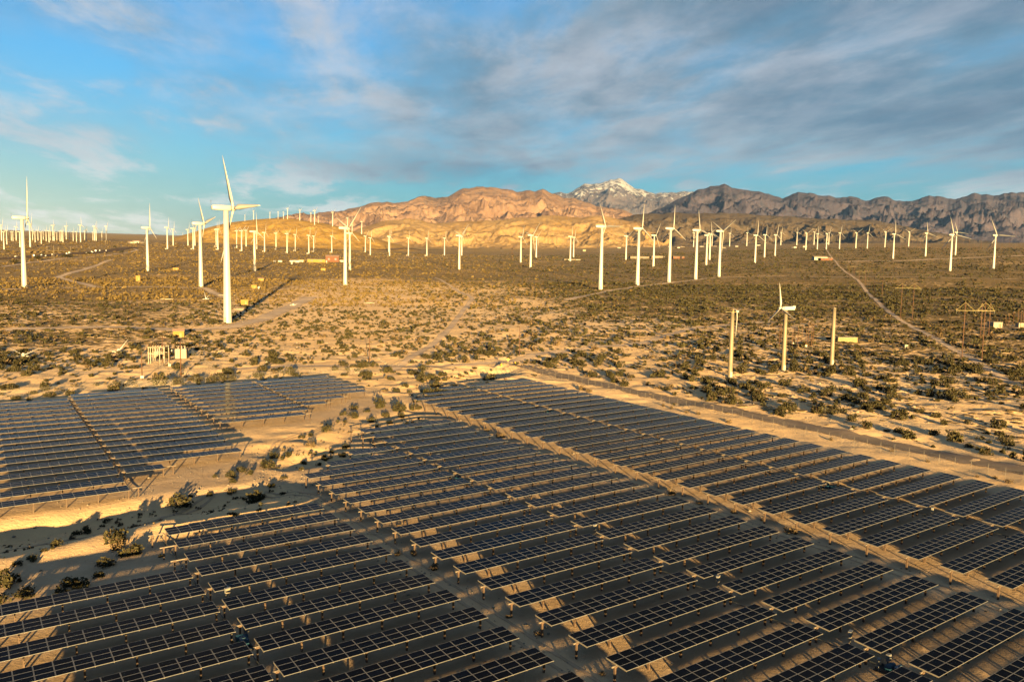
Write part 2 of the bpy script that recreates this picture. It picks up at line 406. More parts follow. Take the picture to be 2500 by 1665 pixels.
def mat_ground():
    m = bpy.data.materials.new('desert_sand'); g = NT(nodes_of(m))
    P = g.n('ShaderNodeNewGeometry').outputs['Position']
    veg = g.n('ShaderNodeAttribute', attribute_name='veg').outputs['Fac']
    gold = g.n('ShaderNodeAttribute', attribute_name='gold').outputs['Fac']
    n1 = g.noise(P, 0.012, 6, 0.6); n2 = g.noise(P, 0.22, 6, 0.65); n3 = g.noise(P, 1.6, 8, 0.75)
    sand = g.mix(g.ramp(n1, 0.3, 0.7), (0.40, 0.262, 0.130), (0.47, 0.325, 0.178))
    sand = g.mix(g.math('MULTIPLY', g.ramp(n2, 0.42, 0.78), 0.45), sand, (0.20, 0.14, 0.09))
    sand = g.mix(g.math('MULTIPLY', g.ramp(n3, 0.52, 0.8), 0.4), sand, (0.15, 0.108, 0.072))
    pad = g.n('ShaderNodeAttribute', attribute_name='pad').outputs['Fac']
    sand = g.mix(g.math('MULTIPLY', pad, 0.85), sand, g.mix(g.ramp(n2, 0.35, 0.7), (0.22, 0.155, 0.098), (0.29, 0.21, 0.135)))  # graded ground in the field, its shade partly put into this darker tone
    # low plants that are too small and far to be built one by one
    vor = g.n('ShaderNodeTexVoronoi', {'Scale': 0.33, 'Randomness': 1.0, 'Vector': P}).outputs['Distance']
    v2 = g.n('ShaderNodeTexVoronoi', {'Scale': 0.12, 'Randomness': 1.0, 'Vector': P}).outputs['Distance']
    clump = g.math('ADD', g.math('MULTIPLY', vor, 0.7), g.math('MULTIPLY', v2, 0.35))
    thr = g.math('ADD', g.math('MULTIPLY', veg, 0.95), g.math('MULTIPLY', g.math('SUBTRACT', n2, 0.5), 0.55))
    f = g.ramp(g.math('SUBTRACT', thr, clump), -0.06, 0.16)
    f = g.math('MULTIPLY', f, g.math('MINIMUM', g.math('MULTIPLY', veg, 4.0), 1.0))
    n4 = g.noise(P, 0.035, 5, 0.65)
    green = g.mix(g.ramp(n4, 0.34, 0.68), (0.058, 0.038, 0.0105), (0.120, 0.077, 0.022))
    c = g.mix(g.math('MULTIPLY', f, 0.93), sand, green)
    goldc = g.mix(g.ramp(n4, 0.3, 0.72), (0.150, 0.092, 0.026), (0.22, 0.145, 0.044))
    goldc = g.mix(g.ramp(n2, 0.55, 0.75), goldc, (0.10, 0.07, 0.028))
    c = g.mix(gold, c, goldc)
    b = g.n('ShaderNodeBsdfPrincipled', {'Base Color': c, 'Roughness': 0.95, 'Specular IOR Level': 0.1})
    h = g.math('ADD', g.math('MULTIPLY', n2, 0.5), g.math('MULTIPLY', n3, 0.30))
    h = g.math('ADD', h, g.math('MULTIPLY', f, 2.2))
    bn = g.n('ShaderNodeBump', {'Height': h, 'Strength': 1.0, 'Distance': 0.55}); g.put(b, 'Normal', bn.outputs[0])
    g.n('ShaderNodeOutputMaterial', {'Surface': b}); return m
M['ground'] = mat_ground()

def mat_road(name, ca, cb):
    m = bpy.data.materials.new(name); g = NT(nodes_of(m))
    P = g.n('ShaderNodeNewGeometry').outputs['Position']
    e = g.n('ShaderNodeAttribute', attribute_name='edge').outputs['Fac']      # 0 at the border, 1 in the middle
    n2 = g.noise(P, 0.35, 6, 0.65); n3 = g.noise(P, 2.5, 4, 0.6)
    c = g.mix(g.ramp(n2, 0.3, 0.7), ca, cb)
    c = g.mix(g.math('MULTIPLY', g.ramp(n3, 0.5, 0.8), 0.3), c, (0.14, 0.10, 0.072))
    a = g.ramp(g.math('ADD', e, g.math('MULTIPLY', g.math('SUBTRACT', n2, 0.5), 1.3)), 0.12, 0.42)
    b = g.n('ShaderNodeBsdfPrincipled', {'Base Color': c, 'Roughness': 0.95, 'Specular IOR Level': 0.1})
    tr = g.n('ShaderNodeBsdfTransparent')
    mx = g.n('ShaderNodeMixShader', {0: a, 1: tr, 2: b})
    g.n('ShaderNodeOutputMaterial', {'Surface': mx}); return m
M['road'] = mat_road('dirt_track', (0.25, 0.182, 0.125), (0.32, 0.24, 0.17))
M['ruts'] = mat_road('wheel_rut_sand', (0.20, 0.14, 0.085), (0.27, 0.19, 0.12))
M['roadmain'] = mat_road('graded_road', (0.095, 0.071, 0.054), (0.135, 0.102, 0.078))

def mat_mesh_fence():
    m = bpy.data.materials.new('chain_link'); g = NT(nodes_of(m))
    co = g.n('ShaderNodeTexCoord').outputs['Object']
    sep = g.n('ShaderNodeSeparateXYZ', {0: co})
    s = 2 * math.pi / 0.10
    h = g.math('ADD', g.math('MULTIPLY', sep.outputs[0], 0.8), g.math('MULTIPLY', sep.outputs[1], 0.8))
    def wire(q): return g.math('GREATER_THAN', g.math('COSINE', g.math('MULTIPLY', q, s)), 0.995)
    w = g.math('MAXIMUM', wire(g.math('ADD', h, sep.outputs[2])), wire(g.math('SUBTRACT', h, sep.outputs[2])))
    b = g.n('ShaderNodeBsdfPrincipled', {'Base Color': (0.16, 0.14, 0.12, 1), 'Roughness': 0.5, 'Metallic': 0.5})
    mx = g.n('ShaderNodeMixShader', {0: w, 1: g.n('ShaderNodeBsdfTransparent'), 2: b})
    g.n('ShaderNodeOutputMaterial', {'Surface': mx}); return m
M['link'] = mat_mesh_fence()

def mat_mountain(name, a, b, dark, veg_amt, snow_z=None, scale=0.0016):
    m = bpy.data.materials.new(name); g = NT(nodes_of(m))
    geo = g.n('ShaderNodeNewGeometry'); P = geo.outputs['Position']
    sep = g.n('ShaderNodeSeparateXYZ', {0: P}); nz = g.n('ShaderNodeSeparateXYZ', {0: geo.outputs['Normal']}).outputs[2]
    n1 = g.noise(P, scale, 6, 0.6, 0.6); n2 = g.noise(P, scale * 9, 6, 0.7)
    c = g.mix(g.ramp(n1, 0.32, 0.68), a, b)
    c = g.mix(g.math('MULTIPLY', g.ramp(g.math('ADD', g.math('MULTIPLY', n1, 0.5), g.math('MULTIPLY', n2, 0.5)), 0.62 - veg_amt * 0.25, 0.72 - veg_amt * 0.2), 0.8), c, dark)
    if snow_z:
        h = g.math('ADD', sep.outputs[2], g.math('MULTIPLY', g.math('SUBTRACT', n2, 0.5), 2600.0))
        h = g.math('ADD', h, g.math('MULTIPLY', g.math('SUBTRACT', n1, 0.5), 700.0))
        f = g.math('MULTIPLY', g.ramp(h, snow_z, snow_z + 160), g.ramp(nz, 0.25, 0.6))
        c = g.mix(f, c, (0.15, 0.155, 0.175))
    bs = g.n('ShaderNodeBsdfPrincipled', {'Base Color': c, 'Roughness': 0.95, 'Specular IOR Level': 0.05})
    bn = g.n('ShaderNodeBump', {'Height': n2, 'Strength': 0.6, 'Distance': 0.06 / scale}); g.put(bs, 'Normal', bn.outputs[0])
    g.n('ShaderNodeOutputMaterial', {'Surface': bs}); return m

# ------------------------------------------------------------------ ground sheet
def spaced(lo, hi, step, far_lo, far_hi, grow):
    a = list(np.arange(lo, hi + step, step)); s = step
    while a[-1] < far_hi: s *= grow; a.append(a[-1] + s)
    s = step
    while a[0] > far_lo: s *= grow; a.insert(0, a[0] - s)
    return np.array(a)
def veg_of(x, y):
    r = np.hypot(x, y); a = np.arctan2(x, np.maximum(y, 1))
    v = np.clip((r - 240) / 420, 0, 1) * 0.9
    v = np.maximum(v, 0.72 * np.clip((a - 0.20) / 0.2, 0, 1) * np.clip((r - 260) / 120, 0, 1))      # greener to the right
    v = np.maximum(v, 0.66 * np.clip((-0.30 - a) / 0.1, 0, 1) * np.clip((r - 300) / 80, 0, 1))
    cen = np.exp(-((a + 0.12) / 0.17) ** 2) * np.clip(1 - (r - 640) / 420, 0, 1)
    v = v * (1 - 0.95 * np.clip(1.25 * cen, 0, 1))
    v = v + 0.30 * fbm(x / 120, y / 120, 3) * np.clip((r - 200) / 300, 0, 1)
    v = np.maximum(v, 0.46 * np.clip((a - 0.12) / 0.15, 0, 1) * np.clip((r - 185) / 50, 0, 1))  # extra cover added to dim the sand on the right flats
    v = np.where(r < 185, 0.0, v)
    return np.clip(v, 0, 1) * (1 - pad_w(x, y))
def grid_faces(nx, ny):
    i = np.arange((ny - 1) * (nx - 1)); r, c = divmod(i, nx - 1); o = r * nx + c
    return np.stack([o, o + 1, o + nx + 1, o + nx], 1)
def build_ground():
    xs = spaced(-130, 215, 1.3, -26000, 26000, 1.055); ys = spaced(28, 330, 1.3, -1500, 34000, 1.035)
    global GX, GY, GZ
    X, Y = np.meshgrid(xs, ys); Z = ground_z(X, Y, False); GX, GY, GZ = xs, ys, Z
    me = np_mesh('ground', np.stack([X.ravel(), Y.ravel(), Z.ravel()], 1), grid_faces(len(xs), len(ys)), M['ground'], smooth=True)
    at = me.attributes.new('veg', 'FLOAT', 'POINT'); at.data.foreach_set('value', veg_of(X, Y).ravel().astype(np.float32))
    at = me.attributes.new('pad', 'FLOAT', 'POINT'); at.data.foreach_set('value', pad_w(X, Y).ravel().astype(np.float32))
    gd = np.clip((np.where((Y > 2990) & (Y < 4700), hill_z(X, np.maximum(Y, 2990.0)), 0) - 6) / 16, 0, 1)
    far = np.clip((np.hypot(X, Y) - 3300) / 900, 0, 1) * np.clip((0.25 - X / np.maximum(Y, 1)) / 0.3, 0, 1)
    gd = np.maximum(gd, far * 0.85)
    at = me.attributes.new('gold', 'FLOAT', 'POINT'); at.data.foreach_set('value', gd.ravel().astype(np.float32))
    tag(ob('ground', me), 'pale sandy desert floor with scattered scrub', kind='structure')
build_ground()
def build_hill():
    t = (np.linspace(270, 1120, 520) - 1250) / FPX; ys = np.r_[np.linspace(3000, HILL_Y, 130), np.linspace(HILL_Y, 4600, 40)[1:]]
    T, Y = np.meshgrid(t, ys); X = T * Y; Z = hill_top(X, Y)
    me = np_mesh('golden_hill', np.stack([X.ravel(), Y.ravel(), Z.ravel()], 1), grid_faces(len(t), len(ys)), mat_mountain('golden_grass_hill', (0.125, 0.076, 0.022), (0.20, 0.128, 0.038), (0.060, 0.038, 0.013), 0.42, scale=0.012), smooth=True)
    tag(ob('golden_hill', me), 'rounded golden hill with turbines along its crest', kind='structure')
build_hill()

# ------------------------------------------------------------------ hills and mountains
def ridge_range(name, label, sky_pts, Yc, Y0, Y1, px0, px1, nx, ny, material, wl, amp, seed, jag=0.0, back=0.5, anis=1.0):
    sp = np.array(sky_pts, float)
    t = (np.linspace(px0, px1, nx) - 1250) / FPX
    ys = np.concatenate([np.linspace(Y0, Yc, int(ny * 0.75)), Yc + (Y1 - Yc) * np.linspace(0, 1, ny - int(ny * 0.75) + 1)[1:] ** 1.3])
    T, Y = np.meshgrid(t, ys); X = T * Y; px = 1250 + FPX * T
    zc = CAM_H + (hy_of(px) - np.interp(px, sp[:, 0], sp[:, 1])) / FPX * Yc
    zc = zc + jag * fbm(X * 0 + T * Yc / (wl * 0.35) + seed, X * 0 + seed, 4)
    bz = base_z(X, Y); rel = zc - base_z(T * Yc, Yc + 0 * Y)
    s = np.where(Y < Yc, (Y - Y0) / (Yc - Y0), 1 - back * (Y - Yc) / (Y1 - Yc)); s = np.clip(s, 0, 1)
    wx = 0.35 * fbm(X / wl + seed, Y / wl, 3); wy = 0.35 * fbm(X / wl - seed, Y / wl + 7, 3)
    n = ridged(X / wl + wx + seed, Y / (wl * anis) + wy, 6, 0.52)
    prof = s ** 1.15
    env = np.clip(rel / np.maximum(rel.max() * 0.5, 1), 0, 1)
    Z = bz - 6 + np.maximum(rel, 0) * prof + (n - 0.62) * amp * env * (np.clip(s * 3.2, 0, 1) * np.clip((1 - s) * 2.6, 0.05, 1))
    me = np_mesh(name, np.stack([X.ravel(), Y.ravel(), Z.ravel()], 1), grid_faces(nx, ny), material, smooth=True)
    tag(ob(name, me), label, kind='structure')
    return me
m_gold = mat_mountain('golden_foothill', (0.105, 0.067, 0.030), (0.165, 0.112, 0.054), (0.055, 0.038, 0.020), 0.35, scale=0.004)
m_fr = mat_mountain('brown_foothill', (0.034, 0.026, 0.019), (0.054, 0.041, 0.029), (0.018, 0.016, 0.0125), 0.5, scale=0.0035)
m_mid = mat_mountain('tan_mountain', (0.080, 0.050, 0.036), (0.132, 0.085, 0.060), (0.034, 0.027, 0.024), 0.45, scale=0.0016)
m_snow = mat_mountain('snowy_mountain', (0.030, 0.028, 0.038), (0.060, 0.050, 0.056), (0.016, 0.018, 0.026), 0.55, snow_z=1860, scale=0.0009)
m_far = mat_mountain('cloud_shaded_mountain', (0.021, 0.0195, 0.031), (0.042, 0.034, 0.045), (0.010, 0.012, 0.021), 0.55, scale=0.0011)  # cloud shadow and haze put into the rock as a dark purple tone
sky_snow = [(1100, 560), (1250, 505), (1347, 476), (1372, 472), (1420, 454), (1436, 457), (1468, 446), (1497, 442), (1519, 448), (1541, 460), (1567, 465), (1589, 475), (1611, 471), (1653, 469), (1678, 471), (1720, 480), (1800, 500), (1900, 520)]
sky_far = [(1480, 580), (1560, 530), (1620, 500), (1678, 472), (1704, 464), (1736, 457), (1755, 451), (1774, 459), (1809, 464), (1854, 477), (1896, 485), (1915, 477), (1934, 468), (1956, 473), (2007, 477), (2042, 484), (2103, 488), (2141, 485), (2179, 490), (2224, 491), (2240, 486), (2272, 479), (2307, 485), (2342, 481), (2419, 474), (2454, 472), (2500, 473), (2700, 478), (3200, 490), (3700, 520)]
sky_mid = [(520, 590), (600, 560), (680, 534), (704, 526), (732, 522), (809, 519), (837, 516), (872, 504), (906, 497), (951, 494), (992, 491), (1034, 483), (1056, 489), (1091, 478), (1123, 464), (1148, 459), (1190, 460), (1235, 465), (1257, 470), (1278, 465), (1298, 471), (1318, 463), (1337, 472), (1369, 486), (1391, 484), (1440, 497), (1480, 508), (1519, 520), (1580, 545), (1640, 575)]
sky_gold = [(820, 585), (880, 556), (935, 538), (1000, 534), (1060, 545), (1120, 540), (1200, 537), (1264, 532), (1300, 530), (1343, 525), (1391, 531), (1455, 527), (1500, 534), (1560, 545), (1640, 570)]
sky_br = [(1400, 575), (1470, 540), (1540, 525), (1600, 521), (1660, 520), (1800, 521), (1880, 527), (1960, 532), (2039, 536), (2119, 539), (2183, 550), (2278, 568), (2340, 580), (2420, 590)]
sky_low = [(-700, 560), (-300, 566), (-100, 572), (0, 574), (25, 582), (60, 588), (200, 589), (262, 581), (290, 580), (330, 579), (352, 574), (375, 571), (400, 577), (450, 584), (520, 592), (600, 598)]
ridge_range('snowy_peaks', 'snow-dusted peak on the horizon behind the tan mountain', sky_snow, 20000, 13500, 26000, 1100, 1900, 520, 170, m_snow, 1700, 900, 4.1, jag=110)
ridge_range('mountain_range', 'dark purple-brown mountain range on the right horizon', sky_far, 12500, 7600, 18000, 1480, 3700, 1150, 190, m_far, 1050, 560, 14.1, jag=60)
ridge_range('mountain_front', 'sunlit tan mountain in front of the snowy peak', sky_mid, 10200, 6600, 14000, 480, 1660, 760, 190, m_mid, 820, 360, 9.7, jag=40)
ridge_range('foothills_golden', 'low golden badland hills below the tan mountain', sky_gold, 6000, 4900, 8000, 800, 1660, 560, 110, m_gold, 330, 95, 2.2, jag=10, back=0.9)
ridge_range('foothills_brown', 'brown gullied foothills below the dark range', sky_br, 6500, 5000, 9000, 1390, 2430, 640, 130, m_fr, 400, 150, 13.3, jag=12, back=0.9)
ridge_range('hills_low', 'low dark hills on the left horizon', sky_low, 15000, 13000, 18000, -700, 620, 260, 40, m_mid, 900, 60, 6.6, jag=25, back=0.9)

# ------------------------------------------------------------------ dirt tracks
def draped_strip(name, label, pts, width, material, lift=0.05, step=2.5, widths=None):
    W = np.array(pts, float); seg = np.r_[0, np.cumsum(np.hypot(*np.diff(W, axis=0).T))]
    n = max(8, int(min(seg[-1] / step, 900))); s = np.linspace(0, seg[-1], n)
    # smooth the line a little
    cx = np.interp(s, seg, W[:, 0]); cy = np.interp(s, seg, W[:, 1])
    k = max(1, n // 40)
    ker = np.ones(2 * k + 1) / (2 * k + 1)
    cx = np.convolve(np.pad(cx, k, 'edge'), ker, 'valid'); cy = np.convolve(np.pad(cy, k, 'edge'), ker, 'valid')
    tx, ty = np.gradient(cx), np.gradient(cy); L = np.hypot(tx, ty) + 1e-9; nx, ny = -ty / L, tx / L
    w = np.interp(s, seg, widths) if widths is not None else np.full(n, width)
    cols = np.array([-1, -0.75, -0.4, 0, 0.4, 0.75, 1.0])
    X = cx[:, None] + nx[:, None] * w[:, None] * 0.5 * cols; Y = cy[:, None] + ny[:, None] * w[:, None] * 0.5 * cols
    Z = mesh_z(X, Y) + lift + 0.00012 * np.hypot(X, Y)
    me = np_mesh(name, np.stack([X.ravel(), Y.ravel(), Z.ravel()], 1), grid_faces(len(cols), n), material, smooth=True)
    e = np.tile(1 - np.abs(cols), (n, 1))
    at = me.attributes.new('edge', 'FLOAT', 'POINT'); at.data.foreach_set('value', e.ravel().astype(np.float32))
    tag(ob(name, me), label, kind='structure')
    ROADS.append((np.stack([cx, cy], 1)[::max(1, n // 40)], float(np.mean(w))))
ROADS = []
def px_line(pp): return [(p[0], p[1]) for p in ground_pts(pp)]
def uvline(q): return [uv2xy(*p) for p in q]
main_rd = uvline([(4.40, 0.2), (4.42, 1.0), (4.40, 1.75), (4.41, 2.3), (4.42, 2.9), (4.40, 3.5), (4.36, 4.2), (4.34, 5.0), (4.36, 5.6), (4.36, 6.0)]) 
draped_strip('dirt_road', 'wide graded dirt road outside the solar field fence', main_rd, 10.0, M['roadmain'])
for nm, lb, pp, w in [
    ('dirt_track', 'sandy lane crossing behind the solar field', [(560, 903), (700, 893), (900, 893), (1100, 893), (1240, 885), (1330, 862), (1560, 840), (1700, 800), (1900, 785)], 7.0),
    ('dirt_track', 'dirt track curving past the H-frame poles', [(2500, 955), (2420, 905), (2350, 862), (2290, 830), (2240, 806), (2200, 786), (2140, 735), (2100, 690), (2050, 652), (2025, 622), (2015, 605)], 4.5),
    ('dirt_track', 'dirt track linking the row of tall turbines', [(1380, 735), (1466, 715), (1556, 700), (1633, 691), (1698, 684), (1755, 678), (1850, 675), (1960, 676), (2500, 683)], 9.0),
    ('dirt_track', 'dirt track along the foot of the leftmost turbine', [(0, 708), (120, 703), (235, 702), (360, 700), (500, 703), (560, 730)], 9.0),
    ('dirt_track', 'forked dirt track behind the leftmost turbine', [(235, 702), (190, 690), (140, 677), (200, 660), (250, 642), (275, 634)], 9.0),
    ('dirt_track', 'broad sandy lane in front of the tallest turbine', [(0, 806), (150, 800), (330, 800), (450, 806), (560, 800), (640, 780), (720, 745), (760, 725)], 14.0),
    ('dirt_track', 'pale curving road above the left scrub flat', [(0, 652), (60, 643), (130, 634), (220, 628), (290, 620), (336, 611), (310, 603)], 9.0),
    ('dirt_track', 'narrow track through the bushes in the middle', [(955, 910), (1000, 872), (1060, 840), (1100, 800), (1135, 752), (1155, 728), (1110, 705), (1060, 678)], 4.5),
    ('dirt_track', 'track running at the foot of the golden hill', [(400, 612), (520, 612), (640, 618), (760, 622), (900, 627), (1080, 627), (1180, 625)], 12.0),
    ('dirt_track', 'pale cleared strip beside the far right turbines', [(2060, 640), (2200, 637), (2320, 632), (2420, 628), (2500, 624)], 30.0),
    ('dirt_track', 'straight road below the far settlement', [(1060, 604), (1250, 604), (1400, 602), (1600, 600), (1800, 596), (2000, 594)], 14.0),
]:
    draped_strip(nm, lb, px_line(pp), w, M['road'])

for nm, lb, cen in [('wheel_ruts', 'wheel ruts in the lane left of the central block', [(1.235, 0.4), (1.24, 1.4), (1.25, 2.4), (1.245, 3.3), (1.10, 3.5)]), ('wheel_ruts', 'wheel ruts in the lane left of the right-hand block', [(2.57, 0.3), (2.575, 1.5), (2.57, 2.6), (2.58, 3.6), (2.55, 4.6)]),
                    ('wheel_ruts', 'wheel ruts curving along the sandy wash', [(0.1, 3.25), (0.7, 3.32), (1.15, 3.75), (1.5, 4.3), (1.9, 4.55), (2.4, 5.0)])]:
    for off in (-0.022, 0.022): draped_strip(nm, lb + (', left one' if off < 0 else ', right one'), uvline([(a + off, b) for a, b in cen]), 0.62, M['ruts'], 0.03, 1.5)
# ------------------------------------------------------------------ solar field
TABLE_Z = 1.90; NROW = 3
def module_mesh(L, Wd):
    """one framed module, origin at its centre, glass face recessed a little in the frame"""
    b = MB(); fwid = 0.034; t = 0.045
    x, y = L / 2, Wd / 2; xi, yi = x - fwid, y - fwid
    v = [(-x, -y, 0), (x, -y, 0), (x, y, 0), (-x, y, 0), (-xi, -yi, 0), (xi, -yi, 0), (xi, yi, 0), (-xi, yi, 0),
         (-x, -y, -t), (x, -y, -t), (x, y, -t), (-x, y, -t), (-xi, -yi, -.006), (xi, -yi, -.006), (xi, yi, -.006), (-xi, yi, -.006)]
    b.add(v, [(0, 1, 5, 4), (1, 2, 6, 5), (2, 3, 7, 6), (3, 0, 4, 7), (0, 8, 9, 1), (1, 9, 10, 2), (2, 10, 11, 3), (3, 11, 8, 0), (8, 11, 10, 9)], 0)
    b.add([v[i] for i in (12, 13, 14, 15)], [(0, 1, 2, 3)], 1)
    return b
_mod_cache = {}
def get_module(L):
    k = round(L, 2)
    if k not in _mod_cache:
        mb = module_mesh(k - 0.03, 1.0); _mod_cache[k] = (mb.mesh('solar_module', [M['frame'], M['pv']]), mb)
    return _mod_cache[k]
_post_me = MB().box((0, 0, 0.5), (0.16, 0.22, 1.0)).box((0, 0, 1.02), (0.34, 0.30, 0.10)).mesh('post', M['steel'])
_end_me = {}
def tube_mesh(L):
    k = round(L, 1)
    if k not in _end_me: _end_me[k] = MB().tube((0, 0, 0), (k, 0, 0), 0.09, n=8).mesh('torque_tube', M['galv'])
    return _end_me[k]
def rail_mesh(L, n, key):
    k = ('r', round(L, 2), n)
    if k not in _end_me:
        b = MB()
        for i in range(n + 1): b.box((min(max(i * L, 0.05), n * L - 0.05), 0, -0.10), (0.06, 2.9, 0.09))
        _end_me[k] = b.mesh('purlins', M['galv'])
    return _end_me[k]
def solar_table(label, u0, u1, v, n, tilt, near, group, tube_l=0.55, tube_r=0.25):
    """a tracker table of n x 3 modules; v is its front edge"""
    x0, y0 = uv2xy(u0, v); x1, y1 = uv2xy(u1, v)
    ga, gb = float(base_z(x0, y0)), float(base_z(x1, y1)); L = (u1 - u0) * CAM_H / n; tot = L * n
    w3 = NROW * 1.02; half = w3 / 2
    cx, cy = x0 + VX[0] * half, y0 + VX[1] * half
    root = thing('solar_table', label, 'solar panel', (cx, cy, ga), TH, group)
    slope = math.atan2(gb - ga, tot)
    def zl(s): return math.tan(slope) * s
    defer = []
    ct, st = math.cos(tilt), math.sin(tilt)
    if near:
        me, _ = get_module(L)
        for i in range(n):
            for j in range(NROW):
                c = (j - 1) * 1.02; s = (i + 0.5) * L
                o = ob('solar_module', me, root, (s, c * ct, TABLE_Z + zl(s) + c * st), (tilt, -slope, 0))
    else:
        _, mb = get_module(L)
        V0 = np.array(mb.v); b = MB(); R = np.array((Matrix.Rotation(-slope, 3, 'Y') @ Matrix.Rotation(tilt, 3, 'X')))
        Vr = V0 @ R.T
        for i in range(n):
            for j in range(NROW):
                c = (j - 1) * 1.02; s = (i + 0.5) * L
                o = len(b.v); off = np.array((s, c * ct, TABLE_Z + zl(s) + c * st))
                b.v += [tuple(p) for p in (Vr + off)]; b.f += [tuple(q + o for q in f) for f in mb.f]; b.m += mb.m
        tag(ob('solar_modules', b.mesh('solar_modules', [M['frame'], M['pv']]), root), kind='stuff')
    tl = tot + tube_l + tube_r
    ob('torque_tube', tube_mesh(tl), root, (-tube_l, 0, TABLE_Z - 0.22 - math.tan(slope) * tube_l), (0, -slope, 0))
    if near: ob('purlins', rail_mesh(L, n, 0), root, (0, 0, TABLE_Z + 0.0), (tilt, -slope, 0))
    npost = max(2, round(tot / 4.9) + 1)
    ss = [-min(tube_l, 0.12) + (tot + 0.1) * k / (npost - 1) for k in range(npost)]
    if tube_l > 1.5: ss = [-tube_l + 0.5] + ss
    if tube_r > 1.5: ss = ss + [tot + tube_r - 0.5]
    for s in ss:
        px, py = cx + UX[0] * s, cy + UX[1] * s; g0 = gz(px, py) - ga - 0.06
        top = TABLE_Z - 0.30 + zl(s)
        ob('post', _post_me, root, (s, 0, g0), (0, 0, 0), (1, 1, (top - g0) / 1.0))
    return root
PIT = 0.1446
def visible(u0, u1, v):
    for f in np.linspace(0, 1, 9):
        for dv in (0.0, 0.076):
            x, y = uv2xy(u0 + (u1 - u0) * f, v + dv); d = np.array([x, y, 1.4 - CAM_H]); z = d @ fw
            if z > 1:
                a, b = 1250 + FPX * (d @ rt) / z, 832.5 - FPX * (d @ up) / z
                if -4 < a < 2504 and -4 < b < 1669: return True
    return False
TABLES = []
def block(desc, u0, u1, v0, ks, n, tilt, special=None, du=0.0, near_k=99):
    vis = []
    for k in ks:
        v = v0 + k * PIT; sp = (special or {}).get(k, {})
        a = 0.991 * (sp.get('u0', u0) + du * (k * PIT)); b = 0.991 * (sp.get('u1', u1) + du * (k * PIT))
        nn = n if not ('u0' in sp or 'u1' in sp) else max(2, round(n * (b - a) / (0.991 * (u1 - u0))))
        vis.append((visible(a, b, v), k, v, a, b, nn, sp))
    i = hid = 0
    for s, k, v, a, b, nn, sp in vis:
        if s:
            i += 1; lab = 'solar table, %s row from the front in %s' % (ordw(i), desc)
        else: hid += 1; lab = 'unseen solar table, %s hidden row of %s' % (ordw(hid), desc)
        tl = tilt + rad(random.uniform(-.35, .35))
        solar_table(lab, a, b, v, nn, tl, s and k <= near_k, 'solar panel tables in the fenced field', sp.get('tl', 0.55), sp.get('tr', 0.25))
        TABLES.append((a, b, v))
VB = 1.030; VC = 1.600; VL = 3.555
D2 = rad(1)
block('the bottom-left block', 0.013, 0.590, VC, range(-6, 7), 14, 2.3 * D2)
block('the block right of the bottom-left one', 0.615, 1.190, VC, range(-7, 10), 14, 2.4 * D2, {9: dict(tl=2.4), 8: dict(tl=2.1), 7: dict(tl=2.0)})
block('the left half of the central block', 1.305, 1.885, VB, range(-6, 19), 14, 1.8 * D2, {17: dict(u0=1.47), 18: dict(u0=1.65)}, near_k=14)
block('the right half of the central block', 1.915, 2.495, VB, range(-7, 22), 14, 2.5 * D2, {19: dict(tl=3.0), 20: dict(tl=3.0), 21: dict(tl=3.2)}, near_k=14)
block('the left half of the right-hand block', 2.655, 3.240, VB, range(-8, 29), 14, 2.3 * D2, {27: dict(u0=2.82), 28: dict(u0=3.03)}, near_k=10)
block('the right half of the right-hand block', 3.275, 3.880, VB, range(-8, 29), 14, 1.7 * D2, near_k=7)
block('the far-left block', 0.030, 0.606, VL, range(0, 17), 14, 2.0 * D2, {0: dict(tr=2.0)}, du=0.0165, near_k=9)
block('the block right of the far-left one', 0.636, 1.195, VL, range(2, 18), 14, 2.0 * D2, {2: dict(u1=0.800, tr=2.2)}, du=0.0165, near_k=9)
block('the left half of the rear block', 1.290, 1.870, VL, range(8, 18), 14, 2.4 * D2, {9: dict(tr=0.6), 8: dict(u1=1.80, tr=2.0)}, du=0.015, near_k=-1)
block('the right half of the rear block', 1.900, 2.480, VL, range(10, 18), 14, 2.0 * D2, {11: dict(u1=2.24, tr=1.6), 10: dict(u1=2.06, tr=1.6)}, du=0.015, near_k=-1)

# drive linkages, drive motors and combiner boxes in the gaps between half blocks
def linkage(u, v0, v1, label):
    x0, y0 = uv2xy(u, v0); x1, y1 = uv2xy(u, v1)
    L = math.hypot(x1 - x0, y1 - y0); n = int(L / 6); b = MB(); g0 = gz(x0, y0)
    pts = [(0, L * i / n, gz(x0 + (x1 - x0) * i / n, y0 + (y1 - y0) * i / n) - g0 + 0.42) for i in range(n + 1)]
    root = thing('drive_linkage', label, 'linkage', (x0, y0, g0), TH)
    for p, q in zip(pts[:-1], pts[1:]): b.tube(p, q, 0.07, n=6)
    ob('push_rod', b.mesh('push_rod', M['dark']), root)
    st = MB().box((0, 0, 0.2), (0.12, 0.12, 0.5)).mesh('bearing_stand', M['dark'])
    for p in pts[::1]: ob('bearing_stand', st, root, (0, p[1], p[2] - 0.42))
linkage(0.602, 0.9, 3.0, 'dark drive rod between the two bottom-left panel blocks')
linkage(1.900, 0.7, 4.15, 'dark drive rod through the middle of the central block')
linkage(3.258, 0.7, 5.15, 'dark drive rod through the middle of the right-hand block')
linkage(0.626, 3.6, 6.1, 'dark drive rod between the two far-left panel blocks')
linkage(1.900, 5.0, 6.1, 'dark drive rod through the middle of the rear block')

